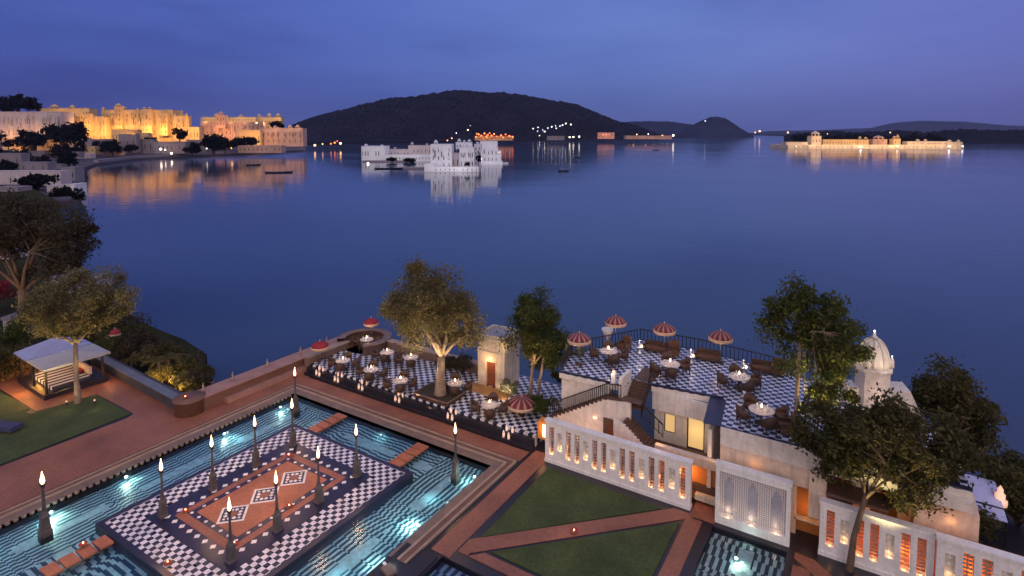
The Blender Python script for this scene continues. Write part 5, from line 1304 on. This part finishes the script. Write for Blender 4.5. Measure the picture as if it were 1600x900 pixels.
# city palace, left bank, some 650-700 m away
palace('palace_wing', -8, 98, 175, 222, 620, 'town_white', 'long pale palace wing at the left edge, warmly lit along its base', (2, 16), cren=0, pil=5, winmat='town_grey')
palace('palace_wing', 98, 112, 176, 222, 640, 'town_grey', 'narrow grey tower between the long pale wing and the yellow palace', (4, 2), cren=3)
palace('palace_wing', 112, 166, 183, 224, 650, 'palace_stone', 'low yellow lit palace wing with a row of arched windows', (3, 10), cren=10, pil=4, arches=True)
palace('palace_wing', 161, 272, 172.5, 222, 660, 'palace_stone', 'tall golden main palace block with tiers of windows and roof turret', (4, 18), lit=((3, 4), (2, 9)), cren=22, pil=8, turrets=((2.5, 4, 5), (56, 3.5, 4)), domes=((28, 11, 7),), arches=True)
palace('palace_wing', 272, 296, 182, 223, 655, 'palace_stone', 'square golden palace tower at the right end of the main block', (4, 4), cren=6, turrets=((3, 4, 5), (21, 4, 5)), arches=True)
palace('palace_wing', 296, 312, 199, 223, 655, 'palace_stone', 'small stepped golden annex right of the square palace tower', (1, 3))
palace('palace_wing', 62, 140, 170, 190, 700, 'palace_stone', 'upper palace terrace with lit cupolas behind the pale wing', (1, 12), domes=((20, 12, 7), (48, 8, 6)), cren=8)
palace('palace_wing', 175, 216, 203, 226, 615, 'palace_stone', 'low bright forebuilding in front of the golden main block', (1, 8), cren=8)
palace('palace_wing', 315, 412, 191, 224, 690, 'palace_pink', 'rosy palace wing with white balustrade along its roof', (3, 16), lit=((0, 9), (0, 10), (0, 11)), pil=6, arches=True)
palace('palace_wing', 314, 400, 184, 191, 700, 'palace_stone', 'bright roof storey with balustrade above the rosy wing', (1, 18), cren=20, domes=((22, 9, 7), (60, 8, 5)))
palace('palace_wing', 396, 440, 184, 200, 705, 'palace_stone', 'bright stepped roof pavilions at the right of the rosy wing', (1, 8), cren=8, domes=((8, 6, 6), (24, 7, 7), (38, 8, 7)))
palace('palace_wing', 407, 474, 201, 229, 660, 'palace_pink', 'plain pinkish palace bastion at the water with small roof cupolas', (2, 8), domes=((22, 7, 5), (45, 7, 6), (57, 7, 6)), cren=14)
palace('palace_wing', 371, 407, 204, 228, 650, 'palace_stone', 'bright yellow lit low wing left of the pink bastion', (1, 8), cren=8)
palace('palace_wing', 180, 190, 167.5, 200, 655, 'palace_stone', 'slender golden gate tower rising above the left part of the main block', (4, 2), domes=((5, 8, 6),), cren=3)
palace('palace_wing', 222, 238, 171, 210, 655, 'palace_stone', 'projecting golden bay in the middle of the main block', (4, 3), domes=((4, 5, 4), (12, 5, 4)), arches=True)
palace('palace_wing', 250, 262, 177, 212, 654, 'palace_stone', 'small projecting golden bay near the right of the main block', (4, 2), domes=((6, 7, 4),), arches=True)
palace('palace_wing', 126, 142, 178, 205, 645, 'palace_stone', 'raised golden pavilion on the low yellow wing', (3, 3), domes=((8, 9, 5),), arches=True)
palace('palace_wing', 338, 352, 180, 200, 684, 'palace_pink', 'rosy gatehouse with dome in the middle of the right palace', (2, 3), domes=((7, 8, 6),), arches=True)
palace('palace_wing', 196, 232, 208, 222, 606, 'palace_stone', 'bright low arcade at the foot of the main block', (1, 9), arches=True, bays=False)
# their floodlights stand on the ground before each facade
for px_ in (2, 24, 46, 68): flood(px_, 213, 609, 15000, (1, .42, .08))
for px_ in (118, 134, 150): flood(px_, 208, 632, 34000)
for px_, e_ in ((167, 20000), (184, 34000), (203, 26000), (219, 14000), (231, 30000), (248, 34000), (264, 26000)): flood(px_, 206, 645, e_)
for px_ in (278, 290): flood(px_, 205, 636, 34000)
for px_ in (304,): flood(px_, 212, 640, 14000)
for px_ in (78, 100, 122): flood(px_, 174, 685, 9000)
for px_ in (184, 206): flood(px_, 214, 603, 9000)
for px_ in (322, 340, 358): flood(px_, 208, 672, 20000, (1, .46, .16))
for px_ in (378, 398): flood(px_, 218, 636, 22000)
for px_ in (322, 342, 362, 384): flood(px_, 188.5, 688, 7000, (1, .68, .32))
for px_ in (402, 416, 432): flood(px_, 192, 690, 9000, (1, .62, .26))
for px_ in (424, 446): flood(px_, 219, 640, 9000, (1, .55, .30))
for px_ in (430, 452, 464): flood(px_, 197, 655, 2500, (1, .7, .4))
# lit street below the long wing, quay houses
FT = []
def quay(px0, px1, yt, yb, d, mat, lab, win=0, rf='town_dark'):
    t, k, Wd, H2, _ = palace('quay_house', px0, px1, yt, yb, d, mat, lab, (1, win) if win else None, cornice=True, group='quay houses below the palace', cat='house', winmat='window_dark')
    return t
quay(4, 40, 217, 234, 560, 'palace_stone', 'orange lit low house between two dark round trees at the left edge', 5)
quay(58, 92, 218, 236, 560, 'palace_stone', 'orange lit low house right of the round tree', 5)
quay(92, 136, 216, 230, 570, 'town_white', 'pale row house with small pillars below the yellow wing', 6)
quay(143, 176, 218, 238, 540, 'town_grey', 'grey gabled house on the quay beside a dark tree', 3)
quay(186, 214, 210, 238, 560, 'town_grey', 'taller grey house on the quay in front of the main block', 3)
quay(214, 240, 218, 240, 570, 'town_grey', 'grey quay house right of the taller one', 3)
quay(240, 290, 222, 240, 560, 'town_grey', 'long low grey quay building by the white lamps', 8)
quay(292, 330, 219, 238, 570, 'town_grey', 'grey quay house below the gap between the palaces', 4)
quay(372, 440, 228, 239, 590, 'palace_pink', 'long low pinkish quay building under the right palace', 10)
quay(132, 149, 229, 241, 520, 'palace_stone', 'small yellow lit shrine on the quay', 2)
quay(95, 124, 238, 247, 470, 'town_grey', 'low grey boathouse at the left of the quay', 4)
wallthing('quay_wall', [(0, 1, 0, 1, 0, 1)], 'town_grey', 'long grey quay wall at the waterline under the palace') if False else None
ql = [(150, 257), (215, 249), (300, 244), (390, 240.5), (476, 235.5)]
m_ = MB()
for i in range(len(ql) - 1):
    a = at(*ql[i], LZ); c_ = at(*ql[i + 1], LZ); m_.bar((a.x, a.y, LZ + 1.2), (c_.x, c_.y, LZ + 1.2), 3, 4.4)
tag(m_.build('quay_wall', 'town_grey'), 'long grey quay wall at the waterline under the palace', 'wall')
rr_ = random.Random(44)
for i in range(34):
    x = rr_.uniform(-10, 300); y = rr_.uniform(226, 246) if x > 120 else rr_.uniform(226, 266)
    if x > 120 and y > 247 - (x - 120) * .06: y = 236
    d = 22.0 * 903 / (y - 207); wd = rr_.uniform(9, 20) * (1 + (y - 226) / 60); h = rr_.uniform(4.5, 8) * (1 + (y - 226) / 60)
    t, k, Wd, H2, _ = palace('town_house', x, x + wd, y - h, y, d, rr_.choice(['town_grey', 'town_white', 'town_grey', 'palace_pink']), 'small dim house in the jumble of the old town below the palace', (rr_.choice([1, 2]), 3), group='old town houses', cat='house', winmat='window_dark', bays=False, lit=((0, 1),) if i % 3 == 0 else ())
    if i % 4 == 1:
        m_ = MB(); m_.add([(-.3, -.3, H2 + .4), (Wd + .3, -.3, H2 + .4), (Wd + .3, Wd * .5, H2 + .4), (-.3, Wd * .5, H2 + .4), (Wd * .5, Wd * .1, H2 + .4 + Wd * .22), (Wd * .5, Wd * .35, H2 + .4 + Wd * .22)], [(0, 1, 4), (1, 2, 5, 4), (2, 3, 5), (3, 0, 4, 5), (3, 2, 1, 0)]); m_.build('pitched_roof', 'roof_dark', t)
for i in range(26):
    x = rr_.uniform(-8, 320); y = rr_.uniform(228, 244) if x > 110 else rr_.uniform(228, 285)
    d = 22.0 * 903 / (y - 207); FT.append((x, y, d, rr_.uniform(12, 26) * (1 + (y - 226) / 70), rr_.uniform(10, 18) * (1 + (y - 226) / 70)))
for x, y, e in ((8, 232, 16000), (30, 230, 16000), (75, 231, 16000), (88, 229, 9000), (140, 236, 5000), (170, 228, 4000), (110, 228, 5000), (205, 232, 2500), (250, 232, 3500), (270, 236, 2500), (360, 233, 5000), (300, 232, 2500)):
    p = at_depth(x, y, 545); q = at_depth(x, y - 3, 560); spot(p, q, e * .4, (1, .42, .10), 160, .5, .6).name = 'floodlight'
# near left lakeside houses (around 230 m)
for (x0, x1, yt, yb, d, mat, lab) in ((-12, 47, 268, 296, 250, 'town_white', 'white flat roofed house at the left edge above the huge tree'), (50, 96, 268, 295, 245, 'town_white', 'white flat roofed house right of the first above the huge tree'),
    (74, 112, 290, 312, 215, 'town_white', 'lower white house at the shore right of the huge tree top'), (110, 118, 288, 314, 212, 'lake_white', 'slim white stair tower at the water edge'),
    (-10, 30, 293, 320, 205, 'town_grey', 'pale low house behind the crown of the huge tree'), (30, 75, 254, 270, 300, 'town_grey', 'grey hipped roof house above the white houses'), (96, 118, 262, 285, 270, 'town_grey', 'dim mauve house at the shore behind the white houses'), (-8, 34, 240, 262, 330, 'town_grey', 'mauve house at the left edge below the palace street')):
    quay(x0, x1, yt, yb, d, mat, lab, 3)
# town trees
def far_tree(px_, py_, d, wpx, hpx, lab, mat='leaf_far', seed=0, n=900, grp='dark trees of the town', flat=.8, trunk=True, zt=None):
    a = at_depth(px_, py_, d); k = d / FPX; r = random.Random(seed); W2 = wpx * k / 2; H2 = hpx * k * 1.12
    t = empty('town_tree', a, 0, lab, 'tree', grp)
    MB().tube([(0, 0, -2), (0, 0, H2 * .3), (.02 * H2, 0, H2 * .6)], [W2 * .10, W2 * .07, W2 * .05], 6).build('trunk', 'bark_dark', t)
    cs = []
    for _ in range(22):
        an = r.uniform(0, 6.28); q = W2 * .8 * math.sqrt(r.random()); cs.append((q * math.cos(an), q * math.sin(an), H2 * (.24 + .58 * r.random() * (1 - (q / W2) ** 2 * .7))))
    quads_mesh('crown', leaf_quads(cs, n // 14, [W2 * r.uniform(.26, .44) for _ in cs], W2 * .13, .8, seed), mat, t)
for i, (x, y, d, w_, h, lab) in enumerate(((28, 172, 640, 48, 17, 'broad dark tree on the skyline above the pale wing'), (50, 232, 540, 38, 25, 'round dark tree before the orange lit houses'), (2, 226, 535, 14, 24, 'dark tree at the left edge before the orange light'),
    (13, 232, 530, 14, 14, 'small dark tree beside the left edge'), (104, 226, 545, 48, 34, 'tall dark tree between the long wing and the yellow palace'), (128, 240, 520, 16, 20, 'slim dark tree left of the yellow shrine'), (176, 242, 525, 26, 25, 'dark bushy tree on the quay'),
    (25, 262, 420, 32, 18, 'dark round tree above the white lakeside houses'), (281, 224, 600, 18, 26, 'palm like tree before the square palace tower'), (205, 240, 530, 16, 14, 'small tree by the taller quay house'), (334, 238, 560, 34, 27, 'dark tree mass below the rosy wing'),
    (352, 238, 560, 24, 22, 'dark tree at the right of the tree mass below the rosy wing'), (385, 226, 620, 32, 8, 'low hedge like trees before the yellow lit wing'), (236, 226, 600, 14, 14, 'small tree before the right part of the main block'), (300, 240, 545, 22, 16, 'dark tree by the white quay lamps'),
    (60, 296, 225, 40, 22, 'dark tree between the white lakeside houses'), (100, 312, 205, 34, 18, 'dark tree at the shore below the lower white house'), (122, 320, 195, 18, 26, 'dark tree at the water edge right of the stair tower'), (152, 238, 540, 14, 18, 'tree behind the yellow shrine'), (432, 200, 680, 18, 9, 'dark shrub on the roof terrace of the right palace'))):
    far_tree(x, y, d, w_ * 1.25, h * 1.08, lab, seed=100 + i)
for i, (x, y, d, w_, h) in enumerate(FT): far_tree(x, y, d, w_, h, 'dark tree among the old town houses', seed=300 + i, grp='trees among the old town houses')
# single lamps on the shores
def lamp(px_, py_, d, size, mat, lab, grp='lamps on the far shores', e=0, c=(1, .7, .45)):
    p = at_depth(px_, py_, d); r = size * d / FPX / 2
    t = empty('shore_lamp', (p.x, p.y, p.z), 0, lab, 'lamp', grp)
    MB().tube([(0, 0, -r * 5), (0, 0, -r * .9)], r * .22, 5).build('post', 'window_dark', t)
    MB().lathe((0, 0, 0), [(0, -r), (r * .8, -r * .6), (r, 0), (r * .8, r * .6), (0, r)], 8).build('globe', mat, t)
    if e: point((p.x, p.y - 0, p.z + r * 1.5), e, c, r, name='floodlight')
for x, y, d, s, m1, lab in ((251, 233, 555, 3.4, 'lamp_white', 'brightest white lamp on the quay'), (268, 239.5, 540, 3.2, 'lamp_white', 'white lamp right of the brightest one at the waterline'), (258, 234, 556, 2, 'lamp_white', 'small white lamp beside the brightest one'),
    (362, 231, 585, 3.2, 'lamp_warm', 'warm lamp at the quay below the rosy wing'), (363, 226, 590, 2.2, 'lamp_warm', 'second warm lamp above the one below the rosy wing'), (323, 232, 570, 1.8, 'lamp_white', 'dim white lamp left of the dark tree mass'), (205, 236, 540, 1.4, 'lamp_cool', 'small cool lamp by the taller quay house'),
    (492, 227, 800, 3.4, 'lamp_warm', 'lone yellow lamp on the shore right of the pink bastion'), (504, 225, 820, 1.8, 'lamp_warm', 'small lamp right of the lone yellow lamp'), (532, 224, 850, 3.6, 'lamp_warm', 'bright orange white lamp left of the lake palace'), (523, 223, 860, 3, 'lamp_orange', 'orange lamp left of the bright orange white lamp'),
    (517, 224.5, 850, 2.4, 'lamp_orange', 'leftmost orange lamp of the cluster left of the lake palace'), (527, 220.5, 870, 1.8, 'lamp_orange', 'upper orange lamp of the cluster left of the lake palace'), (655, 150.5, 2440, 2.6, 'lamp_warm', 'bright lamp on the hill crest'), (661, 151, 2440, 1.8, 'lamp_warm', 'second lamp on the hill crest'), (690, 145, 2450, 1.6, 'lamp_cool', 'pale lamp on the hilltop'),
    (697, 144.5, 2450, 1.2, 'lamp_cool', 'small pale lamp on the hilltop'), (910, 184.5, 2150, 1.8, 'lamp_cool', 'lone pale lamp high on the right slope'), (1102, 189, 2850, 1.2, 'lamp_cool', 'faint lamp on the conical hill'), (1187, 205, 2800, 2.6, 'lamp_warm', 'yellow lamp on the shore between conical hill and island'), (1180, 207, 2700, 1.8, 'lamp_warm', 'dimmer lamp left of the yellow one'),
    (1231, 207, 1450, 2.2, 'lamp_warm', 'lamp behind the left tip of the long island'), (1293, 209, 1240, 1.2, 'lamp_warm', 'faint lamp among the island trees'), (1391, 207, 1240, 1.6, 'lamp_warm', 'small lamp above the island trees'), (1052, 211.5, 1500, 2.8, 'lamp_white', 'single white lamp right of the roadside lights')):
    lamp(x, y, d, s, m1, lab)
SL = [(833, 201), (840, 205), (848, 203), (851, 205.5), (856, 200), (862, 198), (868, 196.5), (875, 197), (879, 195.5), (869, 200.5), (884, 193), (892, 194.5), (843, 212), (857, 213.5), (841, 199), (735, 196), (731, 203), (704, 184), (701, 182), (672, 175), (713, 208)]
for x, y in SL: lamp(x, y, 1850 - (y < 190) * -200, random.choice([1.0, 1.3, 1.7]), random.choice(['lamp_cool', 'lamp_white', 'lamp_cool']), 'tiny pale light scattered on the dark hill slope', 'tiny lights on the hill slope')
RL = [(983, 213), (995, 210), (1003, 212.5), (1013, 209.5), (1022, 213), (1035, 212), (1043, 213), (990, 214), (1009, 214), (905, 213.5), (896, 214), (890, 214.5)]
for x, y in RL: lamp(x, y, 1450, random.choice([1.4, 1.9, 2.2]), random.choice(['lamp_white', 'lamp_warm']), 'small bright roadside lamp on the far shore under the hills', 'roadside lamps on the far shore')
OL = [(744, 214), (748, 210), (752, 212), (757, 208.5), (762, 211), (765, 208), (768, 212), (772, 209.5), (776, 213), (783, 211.5), (790, 210), (796, 212.5), (745, 209), (801, 214), (761, 215), (786, 215), (760, 213)]
for x, y in OL: lamp(x, y, 1120 + random.uniform(-20, 20), random.choice([1.6, 2.2, 2.8]), 'lamp_orange', 'orange lamp of the dense cluster behind the lake palace', 'orange lamps behind the lake palace')
palace('shore_house', 742, 802, 213, 219.5, 1140, 'palace_stone', 'orange lit low buildings on the shore behind the lake palace', (1, 12), group='lit houses on the far shore', cat='house')
palace('shore_house', 934, 960, 207.5, 217, 1350, 'palace_pink', 'pink lit two storey lakeside house under the low ridge', (2, 5), lit=((1, 1), (1, 2), (1, 3), (0, 2)), group='lit houses on the far shore', cat='house')
palace('shore_house', 978, 1050, 212.5, 217.5, 1300, 'palace_pink', 'long dim roadside building right of the pink lit house', (1, 10), group='lit houses on the far shore', cat='house')
palace('shore_house', 855, 882, 213, 219, 1250, 'town_grey', 'grey lakeside house right of the orange lamps', (1, 4), group='lit houses on the far shore', cat='house')
for x, e in ((748, 9000), (758, 9000), (769, 9000), (780, 7000), (792, 7000)): flood(x, 214, 1112, e, (1, .25, .05), 1)
for x in (940, 954): flood(x, 213, 1330, 14000, (1, .36, .22), 1)
for x in (990, 1015, 1040): flood(x, 214, 1285, 4000, (1, .5, .3), 1)
for x in (865,): flood(x, 215, 1235, 3000, (1, .8, .6), 1)

# ------------------------------------------------------------------ the white lake palace (about 345 m)
LP = dict(group='white lake palace blocks', cat='palace', winmat='town_dark')
def lpal(px0, px1, yt, yb, d, lab, **k):
    kk = dict(LP); kk.update(k); w_ = kk.pop('wins', None)
    return palace('lake_palace_block', px0, px1, yt, yb, d, k.get('mat', 'lake_white') if 'mat' not in kk else kk.pop('mat'), lab, w_, **kk)
lpal(565, 602, 229, 250, 500, 'low left end block of the white lake palace with a dark colonnade', wins=(1, 9), zb=LZ - .5, domes=((5, 6, 4), (30, 5, 3)), depth=18, winmat='window_dark')
lpal(602, 673, 242, 252, 482, 'long recessed lower wing of the white lake palace', wins=(1, 14), zb=LZ - .5, mat='lake_white', depth=10, cornice=False)
lpal(604, 640, 234, 242, 515, 'dim pale storey at the left of the recessed wing', wins=(1, 7), zb=LZ + 1, domes=((12, 5, 4),), depth=14, mat='town_white')
lpal(638, 674, 228, 242, 512, 'pale storey stepping up towards the tall block', wins=(1, 6), zb=LZ + 3, domes=((5, 5, 6), (28, 4, 4)), depth=14, mat='town_white')
lpal(673, 706, 226, 266, 364, 'tall white block with three rows of windows at the corner of the lake palace', wins=(3, 4), zb=LZ - .5, domes=((7, 7, 7),), depth=15, winmat='window_dark')
lpal(706, 718, 240, 264, 370, 'shadowed court wall between the tall block and the centre of the lake palace', wins=(1, 2), zb=LZ - .5, depth=15, mat='town_white')
lpal(718, 741, 231, 264, 368, 'stepped white centre of the lake palace with arched openings', wins=(2, 4), zb=LZ - .5, domes=((4, 5, 5), (17, 6, 7)), depth=15, winmat='window_dark')
lpal(712, 737, 223, 233, 382, 'raised pavilion above the centre of the lake palace', wins=(1, 5), domes=((5, 6, 6), (13, 4, 4), (21, 6, 5)), depth=9)
lpal(741, 752, 226, 258, 410, 'narrow white stair tower in the centre right of the lake palace', wins=(4, 2), zb=LZ - .5, domes=((5, 5, 4),), depth=12, winmat='window_dark')
lpal(749, 778, 231, 256, 440, 'right white block of the lake palace with three dark openings', wins=(2, 5), zb=LZ - .5, depth=16, winmat='window_dark')
lpal(750, 777, 221, 231, 440.5, 'broad plain roof storey on the right block of the lake palace', zb=LZ + 11, depth=15)
lpal(778, 783, 236, 256, 440, 'slim buttress at the right end of the lake palace', zb=LZ - .5, depth=8)
lpal(663, 678, 256, 269, 354, 'low white corner terrace at the left foot of the tall block', zb=LZ - .5, cornice=False, depth=10)
lpal(678, 748, 261, 269, 355, 'long low white landing terrace along the front of the lake palace', zb=LZ - .5, cornice=False, depth=6, wins=(1, 10))
lpal(748, 785, 252, 257, 430, 'low white terrace at the right end of the lake palace', zb=LZ - .5, cornice=False, depth=8)
lpal(566, 642, 251, 253.5, 470, 'long narrow jetty left of the lake palace', zb=LZ - .5, cornice=False, depth=5, mat='town_grey')
lpal(618, 664, 262, 264, 380, 'short pale jetty in front of the lake palace', zb=LZ - .5, cornice=False, depth=5, mat='town_grey')
lpal(776, 794, 254, 256, 440, 'thin jetty at the right end of the lake palace', zb=LZ - .5, cornice=False, depth=3)
for i, (x, y, w_, h, lab) in enumerate(((612, 252, 16, 6, 'dark tree on the lake palace landing'), (730, 262, 9, 11, 'dim tree growing in the lake palace court'), (748, 256, 12, 16, 'small tree before the right block of the lake palace'), (640, 253, 18, 5, 'low hedge along the recessed wing of the lake palace'))):
    far_tree(x, y, (462, 356, 400, 462)[i], w_, h, lab, 'leaf_far', 140 + i, grp='trees on the lake palace island')
lamp(575, 255, 440, 3.0, 'lamp_white', 'bright white lamp on the left jetty of the lake palace', 'lamps of the lake palace')
lamp(699, 219.5, 372, 1.6, 'lamp_warm', 'small yellow lamp on the roof of the lake palace', 'lamps of the lake palace')
lamp(706, 216, 374, 1.6, 'lamp_warm', 'second yellow lamp on the roof of the lake palace', 'lamps of the lake palace')
lamp(780, 238, 355, 1.4, 'lamp_warm', 'small lamp at the right end wall of the lake palace', 'lamps of the lake palace')
for x, y, d, e in ((690, 262, 342, 5000), (720, 262, 345, 5000), (755, 254, 412, 7000), (772, 254, 412, 6000), (615, 248, 460, 6000), (650, 248, 460, 6000), (584, 249, 478, 6000), (622, 240, 498, 4000), (655, 238, 495, 4000)): flood(x, y - 4, d, e * .8, (1, .88, .86), 2)

# ------------------------------------------------------------------ long island on the right (about 850 m)
DI = 862
IS = dict(group='lit island pavilions', cat='pavilion')
def isl(name, px0, px1, yt, yb, d, mat, lab, wins=None, **k):
    kk = dict(IS); kk.update(k); return palace(name, px0, px1, yt, yb, d, mat, lab, wins, zb=LZ - .5 if yb > 229 else None, **kk)
isl('island_wall', 1231, 1506, 226.5, 232, DI, 'island_cream', 'long cream lakeside wall of the low island', (1, 40), depth=60, cornice=False, cat='wall')
isl('island_wall', 1228, 1262, 222.5, 230, DI + 6, 'island_cream', 'stepped cream wall at the left tip of the island', None, depth=18, cat='wall')
isl('island_pavilion', 1268, 1283, 213, 227, DI + 8, 'island_cream', 'square cream pavilion with white dome at the left of the island', (1, 3), domes=((7.5, 13, 8),), depth=14)
isl('island_wall', 1286, 1348, 218.5, 227, DI + 12, 'palace_stone', 'long warmly lit wall right of the domed island pavilion', (1, 14), depth=12, cat='wall')
isl('island_pavilion', 1342, 1357, 219, 227, DI + 8, 'palace_stone', 'bright twin turreted gate of the island', (1, 3), domes=((3, 5, 6), (12, 5, 5)), depth=10)
isl('island_pavilion', 1364, 1386, 218, 227, DI + 14, 'palace_pink', 'rosy island palace with low domed roof', (2, 5), domes=((11, 16, 6),), depth=16)
isl('island_pavilion', 1396, 1407, 217.5, 227, DI + 8, 'palace_stone', 'bright narrow island pavilion with turret', (1, 2), domes=((3, 5, 5), (8, 5, 7)), depth=10)
isl('island_wall', 1418, 1486, 221.5, 227, DI + 10, 'island_cream', 'long low lit gallery at the right of the island', (1, 18), domes=((18, 6, 4), (30, 5, 4)), depth=12, cat='wall')
isl('island_pavilion', 1482, 1504, 222.5, 227, DI + 6, 'island_cream', 'small cream pavilion at the right tip of the island', (1, 4), domes=((4, 6, 4), (18, 5, 4)), depth=12)
for x, e in ((1240, 3500), (1256, 3000), (1276, 9000), (1296, 7000), (1312, 7000), (1328, 7000), (1346, 12000), (1358, 6000), (1374, 8000), (1388, 7000), (1402, 12000), (1414, 5000), (1430, 6000), (1446, 6000), (1462, 6000), (1478, 5000), (1494, 5000)):
    flood(x, 223.5, DI - 11, e * 2.6, (1, .60, .26), 1.0)
for x, y, s, m1 in ((1345, 229.5, 2.6, 'lamp_white'), (1402, 228.5, 1.6, 'lamp_white'), (1483, 228.5, 2.4, 'lamp_cool'), (1504, 228.5, 2.0, 'lamp_cool'), (1244, 228.5, 1.4, 'lamp_warm')):
    lamp(x, y, DI - 14, s, m1, 'white lamp at the waterline of the island, %s' % {1345: 'below the twin turreted gate', 1402: 'below the narrow turreted pavilion', 1483: 'left of the right tip', 1504: 'at the very right tip', 1244: 'at the left tip'}[x], 'waterline lamps of the island')
for i, x in enumerate((1246, 1258, 1296, 1310, 1324, 1338, 1352, 1366, 1380, 1394, 1410, 1424, 1438, 1452, 1466)):
    far_tree(x, 225, DI + 30, 20, random.uniform(12, 19), 'dark garden tree on the long island', 'leaf_far', 160 + i, 500, 'dark trees behind the island pavilions')
# boats
def boat(px_, py_, L, lab, rz=0, cabin=True):
    p = at(px_, py_, LZ); t = empty('boat', (p.x, p.y, LZ), YAW + rz, lab, 'boat', 'small boats on the lake')
    v = []; n = 9
    for i in range(n):
        s = i / (n - 1) * 2 - 1; w_ = (1 - abs(s) ** 2.4) * L * .13 + .02; sh = .25 + .35 * s * s
        v += [(s * L / 2, -w_, sh + .35), (s * L / 2 * .92, 0, -.25), (s * L / 2, w_, sh + .35)]
    f = []
    for i in range(n - 1): f += [(i * 3, i * 3 + 1, i * 3 + 4, i * 3 + 3), (i * 3 + 1, i * 3 + 2, i * 3 + 5, i * 3 + 4), (i * 3 + 2, i * 3, i * 3 + 3, i * 3 + 5)]
    MB().add(v, f).build('hull', 'boat_hull', t)
    if cabin:
        for x in (-L * .22, L * .22):
            for y in (-L * .09, L * .09): MB().box(x - .05, x + .05, y - .05, y + .05, .4, 1.9).build('post', 'boat_hull', t)
        MB().box(-L * .26, L * .26, -L * .11, L * .11, 1.901, 2.0).build('awning', 'town_grey', t)
boat(396, 258, 11, 'small dark boat on the golden reflections below the palace', .1, False)
boat(436, 270, 16, 'long low dark boat at the right edge of the golden reflections', .3, False)
boat(880, 268, 7, 'small dark boat on the open lake right of the lake palace', .1)
boat(1025, 235, 9, 'tiny dark boat far out under the low ridge', 0)
boat(903, 246, 9, 'pale awninged boat between the lake palace and the shore', .4)
boat(608, 264, 20, 'long dark ferry moored left of the lake palace landing', .1)
# ------------------------------------------------------------------ evening haze over the lake
hm = bpy.data.materials.new('haze_air'); hm.use_nodes = True; nt = hm.node_tree; nt.nodes.clear()
ho = N(nt, 'ShaderNodeOutputMaterial'); hv = N(nt, 'ShaderNodeVolumePrincipled')
hv.inputs['Color'].default_value = (.45, .56, 1.0, 1); hv.inputs['Density'].default_value = 4e-5; hv.inputs['Anisotropy'].default_value = .1
nt.links.new(hv.outputs[0], ho.inputs['Volume']); MATS['haze_air'] = hm
o = MB().box(-9000, 9000, -200, 9000, LZ - 1.5, 260).build('haze', 'haze_air'); o['kind'] = 'stuff'
